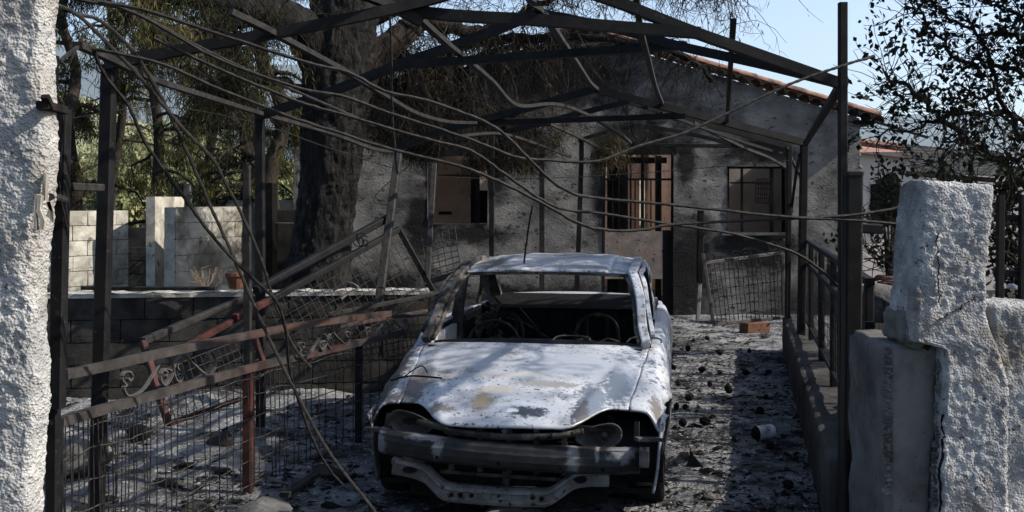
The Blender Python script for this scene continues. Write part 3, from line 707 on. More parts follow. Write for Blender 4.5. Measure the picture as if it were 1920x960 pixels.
def block_wall(name, label, p0, p1, z0, z1, bw_, bh, depth, m, mortar, topmat=None, skip=None):
    p0 = Vector(p0); p1 = Vector(p1); L = (p1 - p0).length; ang = math.atan2((p1-p0).y, (p1-p0).x)
    t = thing(name, label, 'wall', (p0.x, p0.y, 0), rz=ang)
    ncx = int(L / bw_) + 2; ncz = int(round((z1 - z0) / bh))
    core = MB().box((L / 2, .02, (z0 + z1) / 2 - .01), (L - .02, depth - .03, z1 - z0 - .02)).build('mortar_core', mortar, t, world=False)
    for r in range(ncz):
        o_ = -bw_ / 2 if r % 2 else 0
        for i in range(ncx):
            a = max(0, o_ + i * bw_); b = min(L, o_ + (i + 1) * bw_)
            if b - a < .06: continue
            if skip and skip((a + b) / 2, r, ncz): continue
            sz = (round(b - a - .006, 3), depth, bh - .006)
            block_obj(sz, m, t, ((a + b) / 2, -.008 + random.uniform(-.004, .004), z0 + (r + .5) * bh), rz=1)
    return t, L, ang
DM = M_('dark_mortar', (.02, .019, .018), (.05, .047, .043), 12, .95, .5, 60)
LM = M_('pale_mortar', (.36, .34, .29), (.50, .48, .42), 12, .95, .5, 60, k=.6)
t, L, _ = block_wall('block_wall', 'sooty low concrete block wall with pale coping across the garden', (-4.75, 9.4), (-.78, 9.9), -.1, .95, .44, .21, .2, BLOCK_D, DM)
mb = MB(); mb.grid(lambda u, v: (u * L, -.13 + v * .26, .985 + .008 * math.sin(u * 57) + .006 * math.sin(u * 131 + v * 4)), 60, 2)
mb.grid(lambda u, v: (u * L, -.13 - .006 * math.sin(u * 90), .945 + v * .04), 60, 1); mb.grid(lambda u, v: (u * L, .13, .945 + v * .04), 60, 1, True)
mb.build('coping', COPE, t, world=False)
o = MB().beam(P(155, 540, 9.35), P(405, 541, 9.4), .1, .03).build('burnt_plank', WOODCH); tag(o, 'flat burnt plank lying on the low block wall coping', 'plank')
# white lit walls behind
block_wall('block_wall', 'sunlit limewashed block wall end left of the dark shed', P(100, 376, 13.3).xy.to_3d(), P(233, 376, 14.1).xy.to_3d(), -.1, 1.72, .42, .202, .2, BLOCK_L, LM)
block_wall('block_wall', 'pale block wall crossed by a diagonal shadow right of the shed', P(318, 376, 12.9).xy.to_3d(), P(482, 376, 14.3).xy.to_3d(), -.1, 1.78, .42, .208, .2, BLOCK_L, LM)
sh = thing('block_shed', 'dark open block shed between the two pale walls', 'shed', P(270, 500, 15))
MB().box((P(270, 480, 15.4).x, 15.4, .67), (.9, .15, 1.54)).build('back_wall', BLOCK_D, sh)
MB().beam(P(228, 422, 14.2), P(312, 408, 14.2), .3, .03).build('lintel', WOODCH, sh)
MB().box(P(311, 470, 14.1) , (.12, 1.2, 1.5)).build('side_wall', BLOCK_L, sh)
for r in range(4):
    for i in range(2):
        block_obj((.40, .2, .19), BLOCK_D, sh, (P(250 + i * 50 + (r % 2) * 14, 0, 15.2).x, 15.25, .45 + r * .2))
tag(MB().beam(P(318, 415, 13.9), P(313, 540, 13.7), .02, .02).build('leaning_pipe', CONC_L), 'thin pale pipe leaning on the shed wall end', 'pipe')
uw = thing('garden_wall', 'upper stepped beige wall with square posts behind the trunk', 'wall', P(450, 400, 17))
MB().box(P(500, 400, 17.0) + Vector((0, 0, -.45)), (1.6, .2, 1.35)).build('wall_body', BLOCK_L, uw)
MB().box(P(445, 395, 16.9) + Vector((0, 0, -.45)), (.45, .2, 1.1)).build('wall_step', BLOCK_L, uw)
for px, w in ((337, .14), (353, .12)): MB().beam(P(px, 345, 16.5), P(px, 520, 16.5), w, .16).build('wall_post', CONC_L if px > 340 else BLOCK_D, uw)
for y in (357, 373): MB().tube([P(350, y, 16.6), P(480, y + 2, 16.9)], .012, 5).build('wire_rail', WIRE_D, uw)
cc = thing('brick_outbuilding', 'black sooted outbuilding wall left of the pine trunk', 'outbuilding', P(520, 500, 13.8))
MB().box(P(497, 480, 13.9) + Vector((0, .1, -.2)), (.22, .3, 2.4)).build('pier', SOOT, cc)
MB().box(P(545, 480, 14.3) + Vector((0, .1, -.3)), (.75, .2, 1.9)).build('wall', BLOCK_D, cc)
MB().beam(P(505, 418, 14.1), P(590, 420, 14.1), .1, .02).build('ledge', CONC, cc)
# flower pot + dry plant on coping
fp = thing('flower_pot', 'terracotta flower pot standing on the low block wall', 'flower pot', P(440, 541, 9.5))
q = P(444, 541, 9.55); mb = MB()
mb.tube([q, q + Vector((0, 0, .1)), q + Vector((0, 0, .12)), q + Vector((0, 0, .15))], [.07, .095, .11, .11], 14); mb.build('pot_body', CLAYBRICK, fp)
def twigplant(name, label, c, h, n, m, seed):
    r = random.Random(seed); mb = MB()
    for k in range(n):
        a = r.uniform(0, 6.28); t = r.uniform(.3, 1.1); e = c + Vector((math.cos(a) * h * t, math.sin(a) * h * t * .6, h * r.uniform(.4, 1)))
        mid = c.lerp(e, .5) + Vector((0, 0, -.15 * h)); mb.tube([c, mid, e], .006, 4, .002)
        for j in range(3):
            s = mid.lerp(e, r.random()); mb.tube([s, s + Vector((r.gauss(0, .25) * h, r.gauss(0, .2) * h, r.uniform(0, .3) * h))], .003, 3, .0015)
    return tag(mb.build(name, m), label, 'plant')
twigplant('dry_plant', 'leafless dry plant behind the coping of the block wall', P(385, 541, 9.7), .22, 14, M_('dry_stalk', (.3, .22, .15), (.4, .3, .2), 5, .9, 0), 3)
tag(MB().path(smoothpath(PP([(625, 545), (650, 530), (672, 540), (655, 548), (640, 560)], 9.6, 9.4), 4), .02, .02).build('bent_pipe', CONC_L), 'pale bent pipe lying on the coping by the trunk', 'pipe')

# ------------------------------------------------------------------ house
hs = thing('house', 'burnt single storey house with grey roughcast gable and empty windows', 'house', (P(1080, 376, 16.4).x, 16.4, 0))
HYD = 16.4
def hx(px): return (px - 960) * HYD / F
def hz(py): return H - (py - HY) * HYD / F
xL, xR, xA = hx(550), hx(1612), hx(1081); zE, zA = hz(222), hz(62)
holes = [(hx(802), hx(914), hz(420), hz(292)), (hx(1133), hx(1263), -.1, hz(288)), (hx(1364), hx(1474), hz(436), hz(312))]
def topz(x): return zE + (zA - zE) * (1 - abs(x - xA) / (xR - xA))
def facade():
    xs = list(np.arange(xL, xR, .07)) + [xR]; xs = sorted(set([round(v, 4) for v in xs] + [round(v, 4) for h in holes for v in h[:2]]))
    zs = list(np.arange(-.1, zE, .07)) + [zE]; zs = sorted(set([round(v, 4) for v in zs] + [round(v, 4) for h in holes for v in h[2:]]))
    X, Z = np.meshgrid(xs, zs, indexing='ij')
    ins = lambda x, z: any(h[0] < x < h[1] and h[2] < z < h[3] for h in holes)
    V = []; Fc = []
    P3 = np.stack([X.ravel(), X.ravel() * 0, Z.ravel()], 1)
    d = .018 * fbm(P3 * 3.2, 4, 4) + .012 * fbm(P3 * np.array([9, 1, 22]), 6, 3)
    edge = np.zeros(len(P3))
    V = np.stack([X.ravel(), HYD - d, Z.ravel()], 1).tolist()
    nz = len(zs)
    for i in range(len(xs) - 1):
        for j in range(nz - 1):
            if ins((xs[i] + xs[i+1]) / 2, (zs[j] + zs[j+1]) / 2): continue
            Fc.append((i*nz+j, (i+1)*nz+j, (i+1)*nz+j+1, i*nz+j+1))
    # gable
    n0 = len(V); rows = 24
    for i, x in enumerate(xs):
        for r in range(rows + 1):
            z = zE + (topz(x) - zE) * r / rows; V.append((x, HYD, z))
    Vg = np.array(V[n0:]); dd = .018 * fbm(np.stack([Vg[:, 0], Vg[:, 0]*0, Vg[:, 2]], 1) * 3.2, 4, 4) + .012 * fbm(np.stack([Vg[:, 0], Vg[:, 0]*0, Vg[:, 2]], 1) * np.array([9, 1, 22]), 6, 3)
    for k in range(len(Vg)): V[n0 + k] = (Vg[k, 0], HYD - dd[k], Vg[k, 2])
    for i in range(len(xs) - 1):
        for r in range(rows):
            a = n0 + i * (rows+1) + r; b = n0 + (i+1) * (rows+1) + r; Fc.append((a, b, b + 1, a + 1))
    me = bpy.data.meshes.new('wall'); me.from_pydata(V, [], Fc); me.update()
    return link('wall', me, HOUSE, hs, smooth=True)
facade()
TH = .28
mb = MB()      # reveals, butted behind the face
for (a, b, z0, z1) in holes:
    mb.add([(a, HYD-.01, z0), (a, HYD+TH, z0), (a, HYD+TH, z1), (a, HYD-.01, z1)], [(0, 1, 2, 3)])
    mb.add([(b, HYD-.01, z0), (b, HYD+TH, z0), (b, HYD+TH, z1), (b, HYD-.01, z1)], [(3, 2, 1, 0)])
    mb.add([(a, HYD-.01, z1), (b, HYD-.01, z1), (b, HYD+TH, z1), (a, HYD+TH, z1)], [(0, 1, 2, 3)])
    mb.add([(a, HYD-.01, z0), (b, HYD-.01, z0), (b, HYD+TH, z0), (a, HYD+TH, z0)], [(3, 2, 1, 0)])
mb.build('window_reveal', CONC, hs)
def wallbox(name, x0, x1, y0, y1, z0, z1, m, par=hs): return MB().box(((x0+x1)/2, (y0+y1)/2, (z0+z1)/2), (x1-x0, y1-y0, z1-z0)).build(name, m, par)
wallbox('side_wall', xR - .28, xR - .003, HYD + .03, 24, -.1, zE, HOUSE); wallbox('side_wall', xL + .003, xL + .28, HYD + .03, 24, -.1, zE, HOUSE)
# inner leaf of the facade, split round the openings
xs_ = [xL + .3] + [v for h in sorted(holes) for v in h[:2]] + [xR - .3]
for i in range(0, len(xs_), 2): wallbox('inner_leaf', xs_[i], xs_[i+1], HYD + .05, HYD + TH, -.1, zE, PLASTER_IN)
for (a, b, z0, z1) in holes:
    if z0 > 0: wallbox('inner_leaf', a, b, HYD + .05, HYD + TH - .004, -.1, z0 - .003, PLASTER_IN)
    wallbox('inner_leaf', a, b, HYD + .05, HYD + TH - .004, z1 + .003, zE, PLASTER_IN)
mb = MB(); mb.add([(xL+.3, HYD+.06, zE), (xR-.3, HYD+.06, zE), (xA, HYD+.06, zA - .1)], [(0, 1, 2)]); mb.build('gable_leaf', PLASTER_IN, hs)
# rear wall with openings where daylight shows
rx = [(hx(1125)*1.35, hx(1150)*1.45)]
yb = 21.5
def bx_(px): return (px - 960) * yb / F
segs = [(xL + .3, bx_(1141)), (bx_(1152), bx_(1199)), (bx_(1211), xR - .3)]
for a, b in segs: wallbox('rear_wall', a, b, yb, yb + .2, -.1, 3.1, PLASTER_IN)
for a, b in ((bx_(1141), bx_(1152)), (bx_(1199), bx_(1211))):
    wallbox('rear_wall', a, b, yb, yb + .2, -.1, H - (432 - HY) * yb / F, PLASTER_IN); wallbox('rear_wall', a, b, yb, yb + .2, H - (338 - HY) * yb / F, 3.1, PLASTER_IN)
wallbox('room_partition', hx(790), hx(888), HYD + 1.3, HYD + 1.4, -.1, 3.0, PLASTER_IN)
wallbox('room_partition', hx(1330), hx(1560), HYD + 2.2, HYD + 2.3, -.1, 3.0, M_('grey_inner_plaster', (.18, .17, .16), (.27, .25, .235), 2, .9, .1, k=.9))
wallbox('room_partition', hx(1000), hx(1010), HYD + .4, yb, -.1, 3.0, PLASTER_IN)
wallbox('room_partition', hx(1292), hx(1302), HYD + .4, yb, -.1, 3.0, PLASTER_IN)
wallbox('inner_pier', hx(1166), hx(1182), HYD + .35, HYD + .5, -.1, hz(290), WOODCH)
wallbox('inner_pier', hx(1236), hx(1246), HYD + .33, HYD + .48, -.1, hz(290), WOODCH)
wallbox('inner_pier', hx(890), hx(898), HYD + .33, HYD + .48, hz(420), hz(300), WOODCH)
wallbox('lintel', hx(1128), hx(1268), HYD - .03, HYD + .1, hz(290), hz(276), SOOT)
wallbox('debris_and_dark_fill', hx(880), hx(893), HYD + .5, HYD + .6, hz(420), hz(300), SOOT)
wallbox('debris_and_dark_fill', hx(893), hx(913), HYD + .7, HYD + .8, hz(420), hz(356), SOOT)  # plain black box filling the dark lower right of the window
wallbox('debris_and_dark_fill', hx(812), hx(838), HYD + 1.25, HYD + 1.29, hz(404), hz(398), SOOT)
for q_ in ((1152, 1176, 1.2), (1186, 1190, 2.0), (1226, 1232, 1.6), (1214, 1217, 2.4)): wallbox('charred_stud', hx(q_[0]), hx(q_[1]), HYD + q_[2], HYD + q_[2] + .08, .04, 2.9, WOODCH)
wallbox('charred_beam', hx(1130), hx(1275), HYD + 1.4, HYD + 1.5, hz(300), hz(288), WOODCH)
wallbox('dark_doorway_sheet', hx(1244), hx(1263), HYD + .06, HYD + .12, -.1, hz(432), SOOT)  # black sheet added where the doorway is only dark, not a door leaf
for px_, w_ in ((1150, 2), (1192, 2), (1206, 3), (1222, 2)): wallbox('glazing_bar', hx(px_), hx(px_ + w_), HYD + .14, HYD + .18, hz(432), hz(338), WOODCH)
wallbox('transom', hx(1135), hx(1262), HYD + .12, HYD + .16, hz(338), hz(334), WOODCH)
wallbox('parapet_panel', hx(1133), hx(1243), HYD + .02, HYD + .12, hz(523), hz(434), M_('bare_render_panel', (.16, .135, .12), (.27, .22, .19), 4, .9, .5, 60, c3=(.20, .14, .11), s3=3, spots=((.03, .03, .03), 22, .63), k=.75))
wf = wallbox('window_frame', hx(1364), hx(1370), HYD + .1, HYD + .16, hz(390), hz(312), WOODCH)
wallbox('window_frame', hx(1366), hx(1472), HYD + .1, HYD + .16, hz(316), hz(312), WOODCH)
wallbox('window_frame', hx(1392), hx(1396), HYD + .1, HYD + .14, hz(436), hz(316), WOODCH)
wallbox('window_frame', hx(1372), hx(1448), HYD + .1, HYD + .14, hz(344), hz(341), WOODCH)
wallbox('window_frame', hx(1447), hx(1453), HYD + .09, HYD + .15, hz(436), hz(316), WOODCH)
meshpanel(hs, [P(1419, 336, 16.35), P(1448, 336, 16.35), P(1446, 382, 16.35), P(1416, 380, 16.35)], 7, 5, .008, SOOT, 'window_grille')
wallbox('window_sill', hx(1352), hx(1478), HYD - .06, HYD + .1, hz(441), hz(436), CONC)
wallbox('window_frame', hx(806), hx(812), HYD + .06, HYD + .12, hz(418), hz(296), CONC_L)
wallbox('window_frame', hx(812), hx(890), HYD + .06, HYD + .1, hz(331), hz(327), WOODCH)
wallbox('floor_slab', xL + .3, xR - .3, HYD + .3, yb, -.05, .04, CONC)
for yy_ in (17.6, 18.9, 20.2):
    for sg_ in (-1, 1): MB().beam((xA, yy_, zA - .08), (xA + sg_ * (xR - xA), yy_, zE - .02), .08, .12).build('roof_rafter', WOODCH, hs)
MB().box((bx_(1180), yb + 1.6, 1.2), (3.0, .2, 2.6), Matrix.Rotation(.75, 3, 'Z')).build('bright_backing_slab', BLOCK_L, hs)  # pale slab added behind the rear openings, turned to catch the sun
# ragged crumbling edge at the house corner
mb = MB()
for k in range(60):
    s = random.uniform(.02, .05); r = rock_mesh(s, k, 1); z = random.uniform(.2, zE)
    mb.add([Vector(v) + Vector((xR + random.gauss(0, .015), HYD + .03, z)) for v in r.v], r.f)
o = mb.build('crumbling_quoin', CONC_L, hs); o['kind'] = 'stuff'
# roof
sl_ = Vector((xR - xA, 0, zE - zA)); sdir = sl_.normalized()
def roofside(sg):
    d = Vector((sdir.x * sg, 0, sdir.z)); nrm = Vector((-d.z * sg, 0, d.x * sg)).normalized()
    L = sl_.length + .38; base = Vector((xA, HYD - .12, zA + .05))
    mb = MB(); nrow = 28
    def fn(u, v):
        w = .03 * abs(math.sin(u * math.pi * nrow)); q = base + d * (L * u) + nrm * (.10 + w); return (q.x, q.y + .28 + v * .75, q.z)
    mb.grid(fn, nrow * 4, 2, sg < 0); mb.build('roof', TILE, hs)
    # verge: half round tiles facing the front
    me = bpy.data.meshes.new('roof_tile'); t = MB(); n = 8; r0, r1 = .10, .078
    for ring, (y, r) in enumerate(((0, r0), (.42, r1))):
        pass
    vs = []; 
    for y, rr in ((0, 1), (.44, .85)):
        for r in (r0 * rr, (r0 - .018) * rr):
            for k in range(n + 1):
                a = math.pi * k / n; vs.append((r * math.cos(a), y, r * math.sin(a) * .9))
    m1 = n + 1; fs = []
    for k in range(n):
        fs += [(k, k+1, 2*m1+k+1, 2*m1+k), (m1+k+1, m1+k, 3*m1+k, 3*m1+k+1), (k+1, k, m1+k, m1+k+1)]
    me.from_pydata(vs, [], fs); me.materials.append(TILE_D); me.update()
    cnt = int(L / .205)
    for k in range(cnt):
        o = bpy.data.objects.new('roof_tile', me); col.objects.link(o); o.parent = hs
        q = base + d * (.12 + k * .205) + nrm * (-.03); o.location = q - hs.location + Vector((0, -.05 + random.uniform(-.02, .02), random.uniform(-.008, .008)))
        o.rotation_euler = (random.uniform(-.06, .06), -math.atan2(d.z, abs(d.x)) * sg + random.uniform(-.05, .05), 0)
    # barrel capping tiles running down the verge, sunlit clay
    t = MB(); 
    vs = []; n = 8
    for x, r in ((0, .065), (.46, .075)):
        for k in range(n + 1):
            a = math.pi * k / n; vs.append((x, r * math.cos(a), r * math.sin(a)))
    me2 = bpy.data.meshes.new('verge_cap_tile'); me2.from_pydata(vs, [], [(k, k+1, n+1+k+1, n+1+k) for k in range(n)] + [tuple(range(n, -1, -1)), tuple(range(n+1, 2*n+2))]); me2.materials.append(TILE); me2.update()
    for k in range(int(L / .42)):
        o = bpy.data.objects.new('verge_cap_tile', me2); col.objects.link(o); o.parent = hs
        q = base + d * (.02 + k * .42) + nrm * .085; o.location = q - hs.location + Vector((0, .12, 0))
        o.rotation_euler = (0, math.atan2(-d.z, d.x) if sg > 0 else math.pi - math.atan2(-d.z, -d.x), random.uniform(-.02, .02))
    wallbox
roofside(1); roofside(-1)
wallbox('eave_board', xR - .1, xR + .22, HYD - .05, 24, zE - .1, zE - .03, SOOT)
# neighbour
nh = thing('neighbour_house', 'cream rendered house with clay tile edge behind the pillar', 'house', P(1660, 500, 22))
YN = 22
def nx_(px): return (px - 960) * YN / F
def nz_(py): return H - (py - HY) * YN / F
wallbox('wall', nx_(1560), nx_(2040), YN, YN + .3, -.1, nz_(285), NEIGH, nh)
wallbox('wall', nx_(1500), nx_(1559), YN + .1, YN + .3, -.1, nz_(285), NEIGH, nh)
wallbox('window', nx_(1632), nx_(1688), YN - .03, YN + .05, nz_(415), nz_(345), SOOT, nh)
wallbox('window_sill', nx_(1628), nx_(1692), YN - .08, YN - .035, nz_(420), nz_(416), CONC_L, nh)
for k in range(14):
    a = P(1610 + k * 13, 266 + k * 1.7, YN - .1); MB().tube([a, a + Vector((.16, 0, -.015))], .085, 8).build('roof_tile', TILE, nh)
mb = MB(); mb.add([P(1600, 285, YN - .2), P(1790, 305, YN - .2), P(1790, 290, YN + 4), P(1600, 262, YN + 4)], [(0, 1, 2, 3)]); mb.build('roof', TILE, nh)
ah = thing('lean_to_roof', 'grey slatted lean-to roof above the cream wall right', 'lean-to', P(1760, 330, 18))
for k in range(9): MB().beam(P(1690 + k * 3, 272 + k * 6, 18.5 - k * .15), P(1880 + k * 3, 290 + k * 5, 18.5 - k * .15), .05, .05).build('slat', CONC_L, ah)
MB().beam(P(1700, 325, 17), P(1865, 338, 17), .1, .08).build('edge_beam', WOODCH, ah)
for px in (1765, 1820): MB().beam(P(px, 300, 17.3), P(px, 600, 17.3), .07, .07).build('roof_post', WOODCH, ah)
MB().beam(P(1797, 205, 17.3), P(1800, 320, 17.3), .04, .04).build('vent_pipe', CONC_L, ah)
tag(MB().beam(P(1640, 228, 15.8), P(1740, 258, 15.8), .04, .04).build('eave_pole', STEEL), 'thin dark pole projecting right from the house eave', 'pole')
# fence on the far right wall
ff = thing('wall_railing', 'black bar railing on the wall right of the broken pillar', 'railing', P(1890, 560, 4.7))
for px, w in ((1876, .03), (1918, .03), (1960, .03)): MB().beam(P(px, 365, 4.65), P(px - 2, 575, 4.65), w, w).build('upright', STEEL, ff)
for y in (409, 513): MB().beam(P(1866, y, 4.67), P(2100, y, 4.67), .03, .03).build('rail', STEEL, ff)
fl = thing('twin_lamp', 'small white twin lamp globes hanging on the far right railing', 'lamp', P(1890, 540, 4.75))
for px in (1873, 1899):
    mb = rock_mesh(.026, 3, 3, (1, 1, .75), 0); mb.v = [tuple(Vector(v) + P(px, 538, 4.75)) for v in mb.v]; mb.build('lamp_globe', TIN, fl, smooth=True)
    MB().tube(smoothpath(PP([(px, 532), (px + (-10 if px < 1880 else 2), 512), (px + (-8 if px < 1880 else -8), 500)], 4.75), 4), .005, 5).build('lamp_arm', WIRE, fl)

# ------------------------------------------------------------------ trees
def quads(c, d, w, L, W_):
    """leaf quads: centre c, direction d, side w"""
    d = d / np.maximum(np.linalg.norm(d, axis=1, keepdims=True), 1e-9)
    s = np.cross(d, w); s /= np.maximum(np.linalg.norm(s, axis=1, keepdims=True), 1e-9)
    L = L[:, None]; W_ = W_[:, None]
    V = np.stack([c - s * W_ * .5, c + d * L * .5 - s * W_ * .6 * .5 + s * 0, c + d * L, c + d * L * .5 + s * W_ * .5], 1)
    V[:, 1] = c + d * L * .45 - s * W_ * .5; V[:, 0] = c; V[:, 3] = c + d * L * .45 + s * W_ * .5
    n = len(c); return V.reshape(-1, 3), np.arange(n * 4).reshape(n, 4)
def ylim(p):
    x = 960 + p.x * F / p.y; y = HY - (p.z - H) * F / p.y
    lim = np.interp(x, [0, 640, 760, 800, 860, 920, 1010, 1040, 1100, 1250, 1400], [330, 285, 270, 262, 285, 310, 305, 255, 280, 262, 200]); return y > lim
def twigcurtain(limbs, n, rmin, rmax, lmin, lmax, seed, curl=.25, down=.8, lim=False):
    """hanging burnt twigs from limb polylines; returns MB and tip points"""
    r = random.Random(seed); mb = MB(); tips = []
    for k in range(n):
        lp = limbs[r.randrange(len(limbs))]; t = r.random() * (len(lp) - 1.001); i = int(t); s = lp[i].lerp(lp[i+1], t - i)
        if 560 < 960 + s.x * F / s.y < 705 and s.y < 12.6 and s.z > 1.5 and r.random() < .85: continue
        L = r.uniform(lmin, lmax) * (.4 + .6 * r.random()); d = Vector((r.gauss(0, .7), r.gauss(0, .6), r.gauss(0, .5))).normalized()
        pts = [s]; p = s.copy(); ns = 6
        for j in range(ns):
            d = (d + Vector((r.gauss(0, curl), r.gauss(0, curl), r.gauss(0, curl) - down * .55))).normalized()
            p = p + d * (L / ns)
            if lim and ylim(p) and j > 0: break
            pts.append(p.copy())
        rr = r.uniform(rmin, rmax); mb.tube(pts, rr, 3, rr * .35, cap=False)
        for j in range(3):
            q = pts[r.randrange(1, len(pts))]; e = q + Vector((r.gauss(0, .1), r.gauss(0, .1), -r.uniform(.02, .2))); mb.tube([q, q.lerp(e, .5) + Vector((r.gauss(0, .02), 0, .02)), e], rr * .5, 3, rr * .25, cap=False)
        tips += pts[2:] if len(pts) > 2 else pts[1:]
    return mb, tips
def tufts(name, tips, n, m, parent, seed, spread=.12, L=(.10, .28), w=(.012, .03), down=1.0, prob=1):
    r = np.random.default_rng(seed); T = np.array([tuple(t) for t in tips])
    c = T[r.integers(0, len(T), n)] + r.normal(0, spread, (n, 3))
    # clump: keep where noise is high so the crown has gaps
    keep = fbm(c * 2.3, seed, 3) > .02 - .3 * prob; c = c[keep]; n = len(c)
    d = r.normal(0, .55, (n, 3)); d[:, 2] -= down
    V, q = quads(c, d, r.normal(0, 1, (n, 3)), r.uniform(*L, n), r.uniform(*w, n))
    o = np_mesh(name, V, q, m, parent); o['kind'] = 'stuff'; return o

# the big pine
pt = thing('pine_tree', 'huge charred pine trunk forking beside the house', 'pine tree', P(600, 545, 12))
def trunk_mesh(ctrl, n=44, rows=170, seed=3, amp=.035):
    # ctrl: list of (point, radius)
    pts = smoothpath([c[0] for c in ctrl], 20); rad = np.interp(np.linspace(0, 1, len(pts)), np.linspace(0, 1, len(ctrl)), [c[1] for c in ctrl])
    V = []; K = rows
    for i in range(K + 1):
        t = i / K * (len(pts) - 1); j = min(int(t), len(pts) - 2); p = pts[j].lerp(pts[j+1], t - j); r = np.interp(t, range(len(pts)), rad)
        for a in range(n): 
            th = 2 * math.pi * a / n; V.append((p.x + r * math.cos(th), p.y + r * math.sin(th), p.z, math.cos(th), math.sin(th)))
    V = np.array(V); q = np.stack([V[:, 0] * 14, V[:, 1] * 14, V[:, 2] * 6], 1)
    rid = np.abs(vn(q, seed)) + .5 * np.abs(vn(q * 2.3, seed + 2)); d = amp * (rid * 1.6 - .5) + .05 * vn(V[:, :3] * 1.3, seed + 5)
    V3 = V[:, :3].copy(); V3[:, 0] += V[:, 3] * d; V3[:, 1] += V[:, 4] * d
    i, j = np.meshgrid(np.arange(K), np.arange(n), indexing='ij'); i = i.ravel(); j = j.ravel()
    return V3, np.stack([i*n+j, i*n+(j+1) % n, (i+1)*n+(j+1) % n, (i+1)*n+j], 1)
V, q = trunk_mesh([(Vector((P(590, 0, 12).x, 12, -.2)), .46), (P(592, 600, 12), .40), (P(600, 480, 12), .345), (P(615, 360, 12), .33), (P(624, 260, 12), .36), (P(632, 150, 12), .40), (P(640, 60, 12), .42), (P(650, -60, 12), .36), (P(640, -300, 12), .28)], n=110, rows=420, amp=.026)
np_mesh('trunk', V, q, BARK, pt, smooth=True)
def limb(pts, Y0, Y1, r0, r1, parent, m=BARK, seed=1, n=12, name='limb'):
    p = smoothpath(PP(pts, Y0, Y1), 6); g = random.Random(seed)
    p = [a + Vector((g.gauss(0, .015), g.gauss(0, .015), g.gauss(0, .015))) for a in p]
    MB().tube(p, [r0 + (r1 - r0) * (i / (len(p) - 1)) for i in range(len(p))], n).build(name, m, parent, smooth=True); return p
L1 = limb([(655, 200), (690, 120), (730, 85), (765, 55), (800, 40), (860, 55), (930, 60)], 12, 12.5, .22, .06, pt, BARK2)
L2 = limb([(660, 150), (672, 60), (690, 0), (720, -80)], 12, 12.5, .25, .12, pt)
L3 = limb([(610, 130), (560, 50), (500, 25), (430, 5), (340, -10), (260, 5)], 12, 10, .26, .08, pt)
L4 = limb([(640, 60), (800, -20), (1000, -45), (1200, -40), (1330, 0)], 12.2, 13, .16, .03, pt)
L5 = limb([(650, 280), (690, 130), (740, 95), (790, 120), (880, 82), (980, 72), (1100, 70), (1220, 85), (1300, 115), (1330, 150)], 12.2, 13.5, .1, .03, pt)
L6 = limb([(700, 160), (780, 150), (880, 130), (1000, 90), (1120, 85)], 12.3, 14, .08, .02, pt)
L7 = limb([(640, 200), (700, 190), (760, 175), (860, 185), (950, 215), (1010, 250)], 12.2, 13, .07, .015, pt)
L8 = limb([(1040, 85), (1090, 110), (1125, 150), (1170, 200), (1195, 265)], 13.4, 13.6, .035, .01, pt, BARK2)
L9 = limb([(560, 60), (470, 30), (380, 60), (300, 60), (230, 20)], 11.6, 9.5, .15, .04, pt)
L10 = limb([(900, 60), (1010, 10), (1100, -20), (1300, -30), (1400, -10)], 12.6, 13.5, .05, .01, pt)
L11 = limb([(600, 175), (520, 155), (430, 150), (380, 165)], 11.9, 11.2, .07, .02, pt)
mb, tips1 = twigcurtain([L5[:36], L5[:30], L6, L7, L7, L5], 1500, .003, .008, .7, 2.2, 5, down=.75, lim=True); mb.build('hanging_twig', TWIG, pt)['kind'] = 'stuff'
mb, tips2 = twigcurtain([L4, L10], 420, .004, .008, .5, 1.8, 6, curl=.4, down=.4); mb.build('hanging_twig', TWIG, pt)['kind'] = 'stuff'
mb, tips3 = twigcurtain([L1, L7, L5[:24]], 600, .003, .008, .5, 1.4, 8, down=.8, lim=True); mb.build('hanging_twig', TWIG, pt)['kind'] = 'stuff'
mb, tips4 = twigcurtain([L3[8:], L9[8:], L11[8:]], 480, .004, .009, .4, 1.3, 9, down=.8); mb.build('hanging_twig', TWIG, pt)['kind'] = 'stuff'
mb, tips5 = twigcurtain([L8, [P(1250, 250, 13.6), P(1180, 270, 13.6)]], 60, .005, .008, .3, .6, 10); mb.build('hanging_twig', TWIG, pt)['kind'] = 'stuff'
sel = [t for t in tips1 + tips3 if 960 + t.x * F / t.y > 715 and t.x < (990 - 960) * 13 / F + .35]
tufts('needles', sel, 20000, NEED_B, pt, 3, .06, (.05, .13), (.004, .010), prob=-.2)
low = [P(random.uniform(*xr_), random.uniform(*yr_), random.uniform(12.8, 13.4)) for xr_, yr_, n_ in (((870, 1010), (270, 315), 60), ((760, 830), (240, 290), 50), ((690, 760), (215, 270), 40), ((1030, 1080), (240, 280), 18), ((1100, 1170), (255, 300), 25), ((930, 980), (195, 235), 14)) for _ in range(n_)]
tufts('needles', low, 15000, NEED_B, pt, 13, .07, (.06, .16), (.005, .012), prob=.6)
tufts('needles', tips4, 24000, NEED_D, pt, 4, .07, (.05, .14), (.005, .012), prob=0)
tufts('needles', [t for t in tips2], 2200, NEED_B, pt, 6, .08, (.05, .14), (.008, .018))

